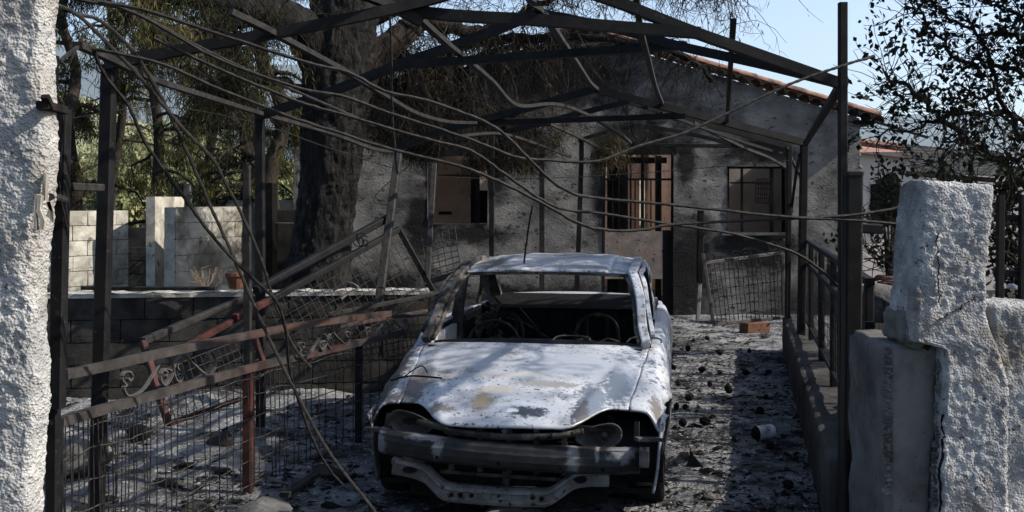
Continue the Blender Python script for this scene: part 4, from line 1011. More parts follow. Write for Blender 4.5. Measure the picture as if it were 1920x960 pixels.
# conifers behind the left wall
def conifer(label, px, Y, h, r0, zb, width, seed, dens, m=NEED_D, nb=26):
    r = random.Random(seed); base = Vector(((px - 960) * Y / F, Y, 0))
    t = thing('conifer_tree', label, 'conifer', base, 'conifers behind the block walls')
    tp = [base + Vector((r.gauss(0, .05) * i, r.gauss(0, .05) * i, h * i / 8)) for i in range(9)]
    MB().tube(smoothpath(tp, 3), r0, 10, r0 * .25).build('trunk', BARK2, t, smooth=True)
    limbs = []; lm = MB()
    for k in range(nb):
        z = zb + (h - zb) * (k + r.random()) / nb; a = r.uniform(0, 6.28); Lb = width * (1 - .45 * (z - zb) / (h - zb)) * r.uniform(.6, 1.1)
        i = min(7.99, z / h * 8); s = tp[int(i)].lerp(tp[int(i) + 1], i - int(i)); dirv = Vector((math.cos(a), math.sin(a), 0))
        p = [s + dirv * (Lb * u) + Vector((r.gauss(0, .05), r.gauss(0, .05), Lb * (.18 * u - .45 * u * u))) for u in (0, .25, .5, .75, 1)]
        limbs.append(p); lm.tube(p, r0 * .3, 5, .012)
    lm.build('branch', BARK2, t)['kind'] = 'stuff'
    mb, tips = twigcurtain(limbs, int(dens / 60), .005, .010, .3, .9, seed + 1, down=.75); mb.build('twig', TWIG, t)['kind'] = 'stuff'
    tufts('foliage', tips, dens * 3, m, t, seed + 2, .07, (.06, .16), (.008, .020), prob=-.15); return t
conifer('tall scorched conifer directly left of the pine trunk, densest', 520, 15.5, 8.5, .16, 2.0, 1.3, 11, 17000, nb=34)
conifer('drooping conifer between the stub post and the big pine', 455, 17.5, 8.5, .15, 1.9, 1.5, 12, 17000, nb=32)
conifer('conifer whose bare trunk shows above the pale wall', 287, 17.0, 8, .12, 2.3, 1.6, 13, 12000, nb=26)
conifer('conifer at the far left seen between pillar and front post', 140, 16.5, 8, .14, 2.0, 1.6, 14, 13000, nb=26)
conifer('thin conifer seen through the front left carport bay', 385, 19.5, 8, .12, 2.0, 1.3, 15, 9000, nb=24)
conifer('distant conifer leaning behind the front left post', 215, 21.0, 8, .13, 2.4, 1.3, 16, 7000, nb=22)
# pruned side limb on the thin-trunk conifer

# sunlit scrub behind the walls
def bush(label, c, rx, rz, n, m, seed, group, cat='bush', name='bush', L=(.08, .2), w=(.05, .1)):
    r = np.random.default_rng(seed); t = thing(name, label, cat, (c.x, c.y, 0), group)
    p = r.normal(0, 1, (n, 3)); p /= np.linalg.norm(p, axis=1, keepdims=True); p *= (r.uniform(.45, 1, n) ** .5)[:, None]
    p = p * (1 + .5 * fbm(p * 2 + seed, seed, 3)[:, None]); p = p * np.array([rx, rx * .7, rz]) + np.array([c.x, c.y, c.z])
    p = p[fbm(p * 1.5, seed + 4, 3) > -.25]; n = len(p)
    V, q = quads(p, r.normal(0, 1, (n, 3)), r.normal(0, 1, (n, 3)), r.uniform(*L, n), r.uniform(*w, n)); o = np_mesh('foliage', V, q, m, t); o['kind'] = 'stuff'
    mb = MB(); rr = random.Random(seed)
    for k in range(9):
        e = Vector(p[rr.randrange(n)]); mb.tube([(c.x, c.y, -.1), Vector((c.x, c.y, c.z * .4)).lerp(e, .4), e], .03, 5, .01)
    mb.build('stem', BARK2, t); return t
bl = [(150, 372, 24, 1.3, .7), (225, 378, 27, 1.3, .75), (190, 392, 22, .8, .35), (300, 350, 30, 1.7, 1.2), (390, 362, 28, 1.4, .9), (440, 370, 26, 1.2, .6), (520, 352, 30, 1.5, .8), (160, 300, 42, 2.6, 2.2), (330, 300, 46, 3, 2.0), (240, 330, 36, 2, 1.4)]
nm = ['leftmost sunlit olive bush over the pale wall', 'sunlit olive bush right of the leftmost one', 'low bush directly on top of the pale wall end', 'olive bush behind the bare conifer trunk', 'olive bush behind the square wall posts', 'olive bush left of the stub post', 'olive bush just left of the pine trunk', 'distant olive tree far left on the slope', 'distant olive tree on the slope between conifers', 'distant olive tree seen above the shed']
for k, (px, py, Y, a, b) in enumerate(bl):
    bush(nm[k], P(px, py, Y), a, b, 3800, OLIVE, 60 + k, 'olive bushes behind the garden', L=(.10, .26), w=(.05, .12))

# right tree with dark leaves
def broadleaf(name, label, base, limbs_px, Y0, seed, nleaf, spread, m=LEAF):
    r = random.Random(seed); t = thing(name, label, 'tree', base)
    segs = []
    tm = MB()
    for pts, Ya, Yb, r0 in limbs_px:
        p = smoothpath(PP(pts, Ya, Yb) if Ya else pts, 6); p = [a + Vector((r.gauss(0, .02), r.gauss(0, .02), r.gauss(0, .02))) for a in p]
        tm.tube(p, r0 * .75, 7, r0 * .2); segs.append((p, r0))
    tm.build('limb', TWIG, t, smooth=True)['kind'] = 'stuff'
    tips = []; tw = MB()
    for p, r0 in segs:
        for k in range(int(len(p) * 2.6)):
            i = r.randrange(max(1, len(p) // 5), len(p)); s = p[i]; a = (p[min(i + 1, len(p)-1)] - p[i-1]).normalized()
            d = (a * .8 + Vector((r.gauss(0, .6), r.gauss(0, .6), r.gauss(0, .55)))).normalized(); Lb = r.uniform(.15, .55)
            pts = [s]; q = s.copy()
            for j in range(4):
                d = (d + Vector((r.gauss(0, .25), r.gauss(0, .25), r.gauss(.05, .25)))).normalized(); q = q + d * Lb / 4; pts.append(q.copy())
            tw.tube(pts, .004, 3, .002, cap=False)
            if r.random() < .33 + (.3 if s.x > 3.9 else 0): tips.append(pts[-1])
    tw.build('twig', TWIG, t)['kind'] = 'stuff'
    g = np.random.default_rng(seed); T = np.array([tuple(x) for x in tips]); idx = g.integers(0, len(T), nleaf)
    c = T[idx] + g.normal(0, spread, (nleaf, 3)); d = g.normal(0, 1, (nleaf, 3)); d[:, 2] -= .4
    V, q = quads(c, d, g.normal(0, 1, (nleaf, 3)), g.uniform(.035, .075, nleaf), g.uniform(.02, .045, nleaf))
    o = np_mesh('foliage', V, q, m, t); o['kind'] = 'stuff'; return t
LB = [([(2150, 520), (2000, 430), (1900, 330), (1820, 260), (1740, 200), (1690, 160), (1655, 145)], 8.5, 7.5, .05),
      ([(2100, 300), (1980, 250), (1880, 215), (1800, 215), (1730, 235), (1640, 265)], 8.5, 7.8, .035),
      ([(2100, 200), (1980, 150), (1880, 130), (1800, 110), (1740, 50), (1700, 5)], 8.2, 7.6, .035),
      ([(2100, 120), (1960, 60), (1880, 20), (1820, -20)], 8, 7.6, .03),
      ([(2100, 150), (1990, 100), (1900, 70), (1820, 60), (1770, 20), (1740, -10)], 8, 7.8, .03),
      ([(2100, 400), (1950, 300), (1880, 190), (1850, 100), (1800, 30)], 8.4, 8, .04),
      ([(2000, 300), (1900, 250), (1820, 170), (1720, 170), (1670, 200)], 8.6, 8.2, .02)]
for k_ in range(18):
    g_ = random.Random(k_ + 70); e_ = Vector((g_.uniform(2.9, 5.4), g_.uniform(5.0, 7.6), g_.uniform(2.9, 5.0)))
    a_ = Vector((5.1, 8.3, 3.0 + .1 * k_)); LB.append(([a_, a_.lerp(e_, .35) + Vector((0, 0, .35)), a_.lerp(e_, .7) + Vector((0, 0, .3)), e_], None, None, .03))  # unseen limbs added beyond the frame to dapple the hood and drive
broadleaf('broadleaf_tree', 'dark leafed tree leaning in from the right edge', (5.3, 8.4, 0), LB, 8, 21, 9500, .045)
tk = [o for o in bpy.data.objects if o.name.startswith('broadleaf_tree')][0]
MB().tube([(5.35, 8.5, 0), (5.3, 8.45, 1.0), (5.1, 8.45, 2.0), (5.0, 8.3, 3.2), (4.9, 8.2, 4.2)], .12, 10, .05).build('trunk', BARK2, tk, smooth=True)
LB2 = [([(1960, 560), (1900, 480), (1860, 400), (1820, 350), (1740, 330)], 6.6, 6.6, .02), ([(1960, 500), (1900, 420), (1900, 330), (1880, 250)], 6.8, 6.8, .02),
       ([(1730, 560), (1712, 470), (1690, 400), (1640, 385)], 7.6, 7.6, .010), ([(1690, 545), (1680, 510), (1660, 490), (1640, 480)], 7.5, 7.5, .008),
       ([(1960, 300), (1900, 300), (1830, 290), (1740, 300)], 7, 7, .02)]
broadleaf('vine_shrub', 'tangled dark shrub behind the broken pillar and railing', (3.1, 7.2, 0), LB2, 7, 23, 800, .04)
bush('dense dark shrub behind the far right railing', P(1935, 430, 9), .45, .75, 2000, LEAF, 91, None, name='shrub', cat='shrub', L=(.05, .10), w=(.03, .05))
bush('dark creeper over the cream house window', P(1668, 365, 15), .22, .32, 700, LEAF, 92, None, name='creeper', cat='creeper', L=(.05, .10), w=(.03, .05))

# ------------------------------------------------------------------ debris that can be counted
def cone_mesh(seed):
    import bmesh; bm = bmesh.new(); bmesh.ops.create_uvsphere(bm, u_segments=16, v_segments=10, radius=.04); V = np.array([v.co for v in bm.verts]); mb = MB(); mb.f = [tuple(v.index for v in f.verts) for f in bm.faces]; V[:, 2] *= 1.25; rs = np.random.default_rng(seed); f = 1 + rs.uniform(-.16, .16, len(V))
    mb.v = [tuple(v) for v in V * f[:, None]]; me = bpy.data.meshes.new('pine_cone'); me.from_pydata(mb.v, [], mb.f); me.materials.append(SOOT); me.update(); return me
cpx_ = 0
cms = [cone_mesh(i) for i in range(4)]; rr = random.Random(5)
cpx = [(1293, 747), (1322, 792), (1366, 731), (1379, 826), (1316, 695), (1331, 722), (1425, 772), (1350, 700), (1436, 747), (1300, 640), (1326, 636), (1290, 655), (1262, 648), (1262, 690), (1285, 765), (1398, 700), (1440, 700), (1478, 912), (1280, 795), (1405, 660), (1272, 722), (1444, 838), (1268, 765), (1350, 662), (1420, 722), (1302, 620), (1335, 612), (1370, 660)]
for k, (a, b) in enumerate(cpx[:24]):
    Y = (H - .04) * F / (b - HY); o = bpy.data.objects.new('pine_cone', cms[k % 4]); col.objects.link(o); o.location = P(a, b, Y) + Vector((0, 0, .012)); o.rotation_euler = (rr.uniform(0, 6), rr.uniform(0, 6), 0)
    s = rr.uniform(.55, .95); o.scale = (s, s, s); tag(o, 'charred pine cone lying on the ash right of the car', 'pine cone', 'burnt pine cones on the drive')
def ground_pt(px, py, dz=0):
    Y = (H - dz) * F / (py - HY); return P(px, py, Y)
tc = thing('tin_can', 'pale ash coated tin lying on its side on the drive', 'tin can', ground_pt(1430, 826))
q = ground_pt(1430, 826); a = q + Vector((-.055, -.02, .06)); b = q + Vector((.085, .03, .065))
MB().tube([a, a.lerp(b, .06), b.lerp(a, .06), b], [.052, .055, .055, .05], 20).build('can_body', TIN, tc, smooth=False)
MB().tube([a + (a - b) * .15, a - (a - b) * .02], [.04, .057], 20).build('can_lid', SOOT, tc)
br = thing('clay_block', 'orange clay block under the hanging wire gate', 'brick', ground_pt(1422, 632))
o = MB().box(P(1415, 617, 14.2), (.36, .22, .19), Matrix.Rotation(.35, 3, 'Z'), .006).build('block_body', CLAYBRICK, br)
twigplant('ash_heap', 'small pale heap of straw beside the clay block', ground_pt(1432, 635), .1, 30, CONC_L, 9)
sp = thing('metal_shard', 'dark pointed metal scrap standing on the drive', 'scrap', ground_pt(1300, 875))
q0 = ground_pt(1300, 878); mb = MB(); mb.grid(lambda u, v: tuple(q0 + Vector((-.02 + (u - .45) * .085 * (1 - .85 * v) + .012 * math.sin(v * 3) + .05 * (1 - v) * u, .03 * math.cos(u * 3.14) * (1 - v) , .155 * v ** 1.3 * (1 - .35 * u)))), 8, 8); solid(mb.build('shard', STEEL_G, sp), .004)
MB().add([ground_pt(1270, 862) + Vector((0, 0, .03)), ground_pt(1262, 872), ground_pt(1298, 872), ground_pt(1290, 862) + Vector((0, 0, .06))], [(0, 1, 2, 3)]).build('flap', STEEL_G, sp)
rock('concrete_chunk', 'grey concrete chunk in the bottom foreground by the fence', 'rubble', ground_pt(490, 958, .05) + Vector((0, -.03, .01)), .17, 31, (1.1, .6, .5), CONC, sub=4)
rock('concrete_chunk', 'flat pale concrete chunk under the front of the car', 'rubble', ground_pt(940, 962, .02), .17, 33, (1.2, .7, .22), CONC_L, sub=4)
rock('concrete_chunk', 'small dark chunk right of the flat pale one', 'rubble', ground_pt(1010, 968, .02), .09, 34, (1.2, .7, .4), CONC, sub=3)
rock('garden_stone', 'rounded burnt stump lump in the sunlit ash left', 'stone', ground_pt(256, 812, .05), .11, 35, (.9, .8, .8), SOOT, sub=3)
rock('garden_stone', 'dark rounded lump left of the red fence post', 'stone', ground_pt(408, 830, .05), .11, 36, (1.2, .8, .6), BLOCK_D, sub=3)
rock('pale_stone', 'large pale stone beside the left gate leaf', 'stone', ground_pt(140, 870, .1), .24, 37, (1.1, .8, .7), CONC_L, sub=4)
for k in range(20):
    p_ = ground_pt(rr.uniform(130, 660), rr.uniform(850, 955), .02)
    rock('charred_lump', 'charred lump among the ashes behind the left fence mesh', 'charred debris', p_, rr.uniform(.03, .10), 50 + k, (1.4, .9, .4), (SOOT, BLOCK_D, SOOT, CONC)[k % 4], group='charred lumps behind the fence', sub=2)
for k in range(14):
    p_ = ground_pt(rr.uniform(1260, 1500), rr.uniform(640, 950), .02)
    rock('charred_bit', 'small broken rubble bit on the shaded drive', 'charred debris', p_, rr.uniform(.015, .04), 150 + k, (1.5, .9, .35), (SOOT, CONC, BLOCK_D)[k % 3], group='small rubble on the drive', sub=2)
tag(MB().beam(ground_pt(532, 935, .03) + Vector((0, 0, .02)), ground_pt(592, 895, .03) + Vector((0, 0, .02)), .06, .03).build('metal_strip', STEEL_G), 'grey metal strip on the ground beside the fence mesh', 'metal strip')
tag(MB().beam(ground_pt(560, 962), ground_pt(690, 955), .12, .03).build('curb_strip', CONC), 'flat concrete strip on the ground before the car', 'slab')
# ------------------------------------------------------------------ the burnt car (local frame: x right, y rearwards, z up)
CAR_A = R(9.1)
car = thing('burnt_car', 'burnt out saloon car, ash white paint, no windows or bumpers', 'car', (-.055, 5.65, 0), rz=-CAR_A); car.scale = (1.05, 1, 1)
PAINT, cp_ = mat('burnt_paint', (.26, .285, .33), (.50, .51, .535), 2.4, .36, .2, 22, coord='obj', lo=.32, hi=.62, bdist=.006, c3=(.15, .148, .15), s3=3.1, spots=((.05, .045, .043), 48, .60), k=.82)
PAINT.node_tree.nodes['Principled BSDF'].inputs['Specular IOR Level'].default_value = .6
c = cp_['color']
def cs(cx, cy, rx, ry, k): 
    global c
    c = soot_spot(cp_, c, cx, cy, rx, ry, k, y=True)
cs(.10, .22, .20, .11, (.30, .33, .38)); cs(-.62, .62, .08, .35, (.14, .12, .11)); cs(.2, .55, .22, .05, (.20, .19, .18)); cs(-.05, .68, .4, .04, (.33, .32, .31)); cs(.45, .35, .10, .30, (.10, .12, .15)); cs(.60, .75, .12, .30, (.13, .15, .19)); cs(.3, .9, .35, .25, (.27, .29, .33)); cs(-.35, .95, .3, .2, (.30, .31, .33)); cs(.10, .20, .13, .06, (.025, .027, .033)); cs(.02, .21, .045, .025, (.45, .47, .5)); cs(-.17, .33, .055, .14, (.16, .13, .085))
cs(-.10, .47, .13, .05, (.30, .28, .25)); cs(.58, .62, .08, .24, (.07, .085, .11)); cs(.40, .20, .05, .16, (.05, .05, .055)); cs(-.66, .42, .14, .10, (.06, .058, .058))
cs(-.80, .7, .07, .6, (.035, .033, .033)); cs(.80, .50, .04, .12, (.10, .09, .085)); cs(-.40, .22, .10, .05, (.12, .11, .10)); cs(.3, 2.1, .3, .07, (.16, .15, .15)); cs(-.45, 2.3, .12, .3, (.10, .09, .08)); cs(.1, 2.6, .3, .1, (.2, .2, .22))
cp_['l'].new(c, cp_['bsdf'].inputs['Base Color'])
BARE = M_('scorched_bare_metal', (.03, .028, .027), (.11, .10, .09), 7, .55, .4, 60, coord='obj', bdist=.004, c3=(.30, .27, .23), s3=4.5, spots=((.015, .014, .014), 26, .6))
BEAM, bm_ = mat('streaked_bumper_beam', (.012, .012, .013), (.038, .038, .041), 9, .5, .4, 60, coord='obj', bdist=.004, c3=(.03, .022, .018), s3=5, spec=.25)
c = bm_['color']
for q_ in ((-.44, .50, .12, .022), (-.36, .45, .03, .06), (.37, .42, .035, .10), (.50, .45, .012, .05), (.62, .44, .07, .05), (-.70, .44, .03, .08)): c = soot_spot(bm_, c, *q_, (.11, .11, .115), fine=26)
bm_['l'].new(c, bm_['bsdf'].inputs['Base Color'])
XM = M_('greasy_cross_member', (.15, .14, .13), (.34, .33, .32), 6, .45, .25, 50, coord='obj', bdist=.003, spots=((.03, .028, .026), 22, .6))
INNER = M_('burnt_cabin_metal', (.006, .006, .007), (.018, .017, .017), 6, .45, .4, 40, coord='obj', bdist=.004, spots=((.08, .075, .07), 9, .66))
TYRE = M_('melted_tyre', (.010, .010, .010), (.025, .024, .024), 8, .85, .5, 50, coord='obj')
LAMP = M_('smoked_headlight', (.05, .048, .046), (.15, .145, .14), 6, .4, .1, 40, coord='obj', spots=((.04, .04, .04), 14, .6))
ZK = lambda t: max(0.0, min(1.0, t))
def ss(a, b, t): t = ZK((t - a) / (b - a)); return t * t * (3 - 2 * t)
def hood_half(y): return .655 + .085 * ZK((y - .4) / .9)
def hood_z(x, y):
    t = ZK((y - .08) / 1.27); z = .575 + .325 * (t ** .72)
    ax = abs(x); z -= .042 * (ax / .72) ** 2.2
    xc = .375 + .225 * ZK((y - .1) / .8); z -= .016 * ss(0, .09, ax - xc) * (1 - .7 * ss(.8, 1.3, y))
    z += .010 * math.exp(-((ax - xc + .02) / .03) ** 2) * (1 - ss(.7, 1.2, y))
    z += .003 * math.sin(x * 9 + y * 5) * math.sin(y * 7 + 1) + (.012 * math.exp(-((x + .15) ** 2 + (y - .36) ** 2) / .01)) * -1
    return z
def hood_front(x):
    ax = abs(x); return .075 + .12 * ax * ax + .245 * ss(.36, .60, ax) 
def hood(u, v):
    s = (u - .5) * 2; 
    yf = hood_front(s * .69); yr = 1.245 + .12 * (s * s)
    y = yf + (yr - yf) * v; x = s * hood_half(y) 
    z = hood_z(x, y)
    if v < .02: z -= .006
    return (x, y, z)
mb = MB(); mb.grid(hood, 90, 64); solid(mb.build('hood', PAINT, car, smooth=True, world=False), .012, -1)
# fenders and flanks, one surface per side with wheel arches cut
def flank(sg):
    WA = ((.80, .27, .345), (3.36, .29, .345))
    ys = [ .36 + i * .035 for i in range(int((4.22 - .36) / .035) + 1)]
    nv = 26; vs = []; 
    def sec(y, v):
        if y < 1.3: xs0, zs0 = hood_half(y), hood_z(hood_half(y), y) + .002
        else:
            k = ss(1.3, 1.7, y); xs0 = .74 + .02 * k; zs0 = hood_z(.74, 1.3) + (.925 - hood_z(.74, 1.3)) * k - .03 * ss(2.9, 3.9, y)
        tap = .045 * (1 - ss(.36, .85, y)) + .05 * ss(3.7, 4.25, y)
        xo = .865 - tap
        bul = .018 * math.exp(-((y - .80) / .38) ** 2) + .018 * math.exp(-((y - 3.36) / .38) ** 2)
        P0 = (xs0, zs0); P1 = (xs0 + (xo - xs0) * .62, zs0 - .018); P2 = (xo + bul - .004, zs0 - .12); P3 = (xo + bul + .006, .56); P4 = (xo + .004, .36); P5 = (xo - .03, .15)
        C = [P0, P1, P2, P3, P4, P5]; t = v * 5; i = min(4, int(t)); f = t - i
        a = C[max(i-1, 0)]; b = C[i]; c_ = C[i+1]; d = C[min(i+2, 5)]
        h = lambda k: .5 * (2*b[k] + (c_[k]-a[k])*f + (2*a[k]-5*b[k]+4*c_[k]-d[k])*f*f + (3*b[k]-a[k]-3*c_[k]+d[k])*f**3)
        x, z = h(0), h(1); x += .0035 * math.sin(y * 11 + z * 17) + .003 * math.sin(y * 23)
        return x, z
    pts = {}
    for i, y in enumerate(ys):
        for j in range(nv + 1):
            x, z = sec(y, j / nv); yy = y
            for (wy, wz, wr) in WA:      # snap the rim vertices to the arch
                dx, dz = y - wy, z - wz; r_ = math.hypot(dx, dz)
                if abs(r_ - wr) < .024 and r_ > 0: yy = wy + dx / r_ * wr; z = wz + dz / r_ * wr
            pts[i, j] = (x * sg, yy, z)
    fs = []; idx = lambda i, j: i * (nv + 1) + j
    for i in range(len(ys) - 1):
        for j in range(nv):
            cy = sum(pts[a][1] for a in ((i, j), (i+1, j), (i+1, j+1), (i, j+1))) / 4; cz = sum(pts[a][2] for a in ((i, j), (i+1, j), (i+1, j+1), (i, j+1))) / 4
            if any(math.hypot(cy - wy, cz - wz) < wr for wy, wz, wr in WA): continue
            if any(cz < wz and abs(cy - wy) < wr for wy, wz, wr in WA): continue
            q = (idx(i, j), idx(i, j+1), idx(i+1, j+1), idx(i+1, j)); fs.append(q if sg > 0 else q[::-1])
    V = [pts[i, j] for i in range(len(ys)) for j in range(nv + 1)]
    # split: fender ahead of y=1.33, doors, rear quarter
    def part(name, y0, y1):
        F_ = [f for f in fs if y0 <= sum(V[k][1] for k in f) / 4 < y1]; used = sorted({k for f in F_ for k in f}); mp = {k: n for n, k in enumerate(used)}
        mb = MB(); mb.add([V[k] for k in used], [tuple(mp[k] for k in f) for f in F_]); o = mb.build(name, PAINT, car, smooth=True, world=False); solid(o, .014, -1); return o
    part('front_fender', 0, 1.325); part('front_door', 1.34, 2.325); part('rear_door', 2.34, 3.10); part('rear_quarter', 3.115, 9)
    for wy, wz, wr in WA:
        mb = MB(); n = 16
        mb.grid(lambda u, v: (sg * (.84 - .32 * v), wy + (wr - .004) * math.cos(math.pi * (1.08 - 1.16 * u)), wz + (wr - .004) * math.sin(math.pi * (1.08 - 1.16 * u))), n, 2); mb.build('wheel_arch_liner', INNER, car, smooth=True, world=False)
flank(1); flank(-1)
# roof
def roof(u, v):
    s = (u - .5) * 2; y = 1.98 + .03 - .06 * (1 - s * s) + v * 1.22
    hw = .608 + .02 * math.sin(v * math.pi) - .02 * v; x = s * hw
    z = 1.318 + .085 * math.sin(min(1, v * .82 + .10) * math.pi * .72) - .045 * abs(s) ** 3.2
    z += .006 * math.sin(x * 8 + 1) * math.sin(y * 9) + .007 * math.sin(x * 21 + y * 6) * .5
    z -= .015 * math.exp(-((x - .45) / .012) ** 2) * (v < .9) + .006 * math.exp(-((x + .45) / .012) ** 2)
    if v < .02: z -= .012
    return (x, y, z)
mb = MB(); mb.grid(roof, 90, 40); solid(mb.build('roof', PAINT, car, smooth=True, world=False), .012, -1)
mb = MB(); mb.path([(x / 20 * .592, 1.985 - .055 * (1 - (x / 20) ** 2), 1.292 + .018 * (1 - (x / 20) ** 2)) for x in range(-20, 21)], .05, .022); mb.build('windscreen_header', BARE, car, smooth=False, world=False)
for sg in (-1, 1):
    def pil(name, pts, w, h, m=PAINT):
        p = smoothpath([(x * sg * (1 + .115 * ss(.95, 1.3, z)), y, z) for x, y, z in pts], 6)
        o = MB().path(p, w, h).build(name, m, car, world=False); b = o.modifiers.new('bevel', 'BEVEL'); b.width = .008; b.segments = 2; return o
    mA = BARE if sg < 0 else PAINT
    pil('a_pillar', [(.725, 1.30, .875), (.695, 1.42, .98), (.63, 1.66, 1.15), (.565, 1.90, 1.275), (.54, 2.0, 1.315)], .06, .055, mA)
    pil('windscreen_frame', [(.68, 1.30, .885), (.655, 1.42, .965), (.60, 1.64, 1.12), (.535, 1.88, 1.25), (.50, 1.965, 1.288)], .025, .03, BARE)
    pil('roof_rail', [(.545, 1.98, 1.31), (.562, 2.3, 1.355), (.565, 2.7, 1.365), (.55, 3.05, 1.345), (.57, 3.3, 1.27), (.62, 3.55, 1.08), (.64, 3.72, .95)], .06, .05, mA)
    pil('door_frame', [(.765, 1.40, .925), (.70, 1.62, 1.09), (.635, 1.85, 1.235), (.600, 2.05, 1.30), (.612, 2.3, 1.325), (.615, 2.36, 1.32), (.755, 2.34, .93)], .028, .03, mA)
    pil('door_frame', [(.76, 2.40, .93), (.625, 2.42, 1.31), (.61, 2.75, 1.335), (.60, 3.0, 1.30), (.66, 3.2, 1.12), (.735, 3.25, .94)], .028, .03, mA)
    pil('b_pillar', [(.72, 2.36, .25), (.725, 2.37, .9), (.60, 2.38, 1.33)], .07, .09, INNER if sg > 0 else BARE)
    pil('c_pillar', [(.55, 3.05, 1.33), (.60, 3.35, 1.2), (.64, 3.58, 1.0), (.66, 3.7, .90)], .12, .05, mA)
    MB().beam((.70 * sg, 2.42, .90), (.70 * sg, 3.2, .90), .05, .06).build('door_beam', BARE, car, world=False)
    MB().box((.74 * sg, 1.85, .60), (.03, .95, .55)).build('door_inner_panel', INNER if sg > 0 else PAINT, car, world=False)
    MB().box((.74 * sg, 2.75, .60), (.03, .7, .55)).build('door_inner_panel', INNER, car, world=False)
    MB().box((.80 * sg, 2.0, .17), (.10, 2.1, .10)).build('sill', BARE, car, world=False)
# rear window ring, deck, bulkhead
MB().path([(x / 12 * .59, 3.12 + .03 * (1 - (x / 12) ** 2), 1.335 + .03 * (1 - (x / 12) ** 2)) for x in range(-12, 13)], .05, .03).build('rear_header', BARE, car, world=False)
mb = MB(); mb.grid(lambda u, v: ((u - .5) * 1.42, 3.66 + v * .56, 1.0 - .03 * v - .03 * (2 * u - 1) ** 2), 20, 8); solid(mb.build('boot_lid', PAINT, car, smooth=True, world=False), .012, -1)
mb = MB(); mb.grid(lambda u, v: ((u - .5) * 1.30, 3.05 + v * .62, .93 + .07 * v), 12, 4); mb.build('parcel_shelf', SOOT, car, world=False)
mb = MB(); mb.grid(lambda u, v: ((u - .5) * 1.36, 3.02 + .03 * (math.sin(u * 38) > .3) + .10 * v, .30 + .64 * v), 60, 6); mb.build('rear_bulkhead', SOOT, car, world=False)
MB().box((0, 4.2, .6), (1.5, .03, .65)).build('rear_panel', PAINT, car, world=False)
MB().box((0, 2.2, .15), (1.56, 3.6, .03)).build('floor_pan', INNER, car, world=False)
MB().box((0, 1.28, .52), (1.40, .03, .66)).build('firewall', INNER, car, world=False)
mb = MB(); mb.grid(lambda u, v: ((u - .5) * 1.38, 1.24 + .12 * (2 * u - 1) ** 2 + .14 * v, .875 + .03 * math.sin(v * 3) - .042 * abs(2 * u - 1) ** 2), 24, 3); mb.build('cowl', INNER, car, world=False)
MB().tube([(-.68, 1.52, .78), (0, 1.50, .80), (.68, 1.52, .78)], .03, 8).build('dashboard_beam', BARE, car, world=False)
for x in (-.5, -.28, -.1, .12, .45): MB().path([(x, 1.50, .80), (x + .03, 1.55, .62), (x, 1.5, .4)], .04, .015).build('dashboard_bracket', INNER, car, world=False)
mb = MB(); mb.tube([Vector((-.34 + .18 * math.cos(a * .3307), 1.72 + .05 * math.sin(a * .3307), .80 + .17 * math.sin(a * .3307))) for a in range(20)], .010, 6); st = mb.build('steering_wheel', INNER, car, world=False)
MB().tube([(-.34, 1.72, .80), (-.34, 1.5, .72)], .02, 8).build('steering_column', INNER, car, world=False)
for sx in (-.34, .34):
    for yy, w in ((2.28, .13 if sx < 0 else .16),):
        MB().tube(smoothpath([(sx - w, yy - .10, .35), (sx - w, yy, .72), (sx - w + .03, yy + .04, .90), (sx, yy + .05, .965), (sx + w - .03, yy + .04, .90), (sx + w, yy, .72), (sx + w, yy - .10, .35)], 5), .014, 6).build('seat_frame', INNER, car, world=False)
        MB().tube(smoothpath([(sx - .07, yy + .03, .72), (sx - .07, yy + .05, .93), (sx, yy + .05, .95), (sx + .07, yy + .05, .93), (sx + .07, yy + .03, .72)], 4), .009, 6).build('headrest_frame', INNER, car, world=False)
        mb = MB()
        for z in (.45, .55, .65, .76): mb.path(smoothpath([(sx - w, yy - .02, z), (sx - w * .5, yy + .01, z + .02), (sx, yy - .01, z - .01), (sx + w * .5, yy + .01, z + .02), (sx + w, yy - .02, z)], 4), .03, .012)
        mb.build('seat_spring', BARE, car, world=False)
        MB().box((sx, yy - .25, .33), (w * 2, .45, .05)).build('seat_pan', INNER, car, world=False)
# hanging bits at left inside (seat belt tower, melted trim)
MB().path(smoothpath([(-.52, 2.42, 1.27), (-.53, 2.45, 1.2), (-.50, 2.46, 1.08), (-.46, 2.45, 1.02)], 5), .05, .03).build('belt_strap', CONC_L, car, world=False)
for k in range(12):
    x = random.uniform(-.64, -.45); z = random.uniform(.7, 1.1); MB().path([(x, 2.5, z), (x + .05, 2.52, z - .06), (x + .02, 2.5, z - .12)], .03, .02).build('melted_trim', BARE, car, world=False)
for k in range(26):
    x = random.uniform(-.6, .6); y = random.uniform(1.9, 2.9); z = random.uniform(.35, .85); a = Vector((x, y, z)); d = Vector((random.gauss(0, .12), random.gauss(0, .08), random.gauss(0, .12)))
    MB().path([a - d, a + Vector((.02, 0, .03)), a + d], random.uniform(.01, .035), .008).build('cabin_scrap', random.choice((INNER, BARE, INNER, SOOT)), car, world=False)
for x in (-.55, -.2, .2, .5): MB().box((x, 2.98, .62), (.03, .02, .45)).build('bulkhead_rib', INNER, car, world=False)
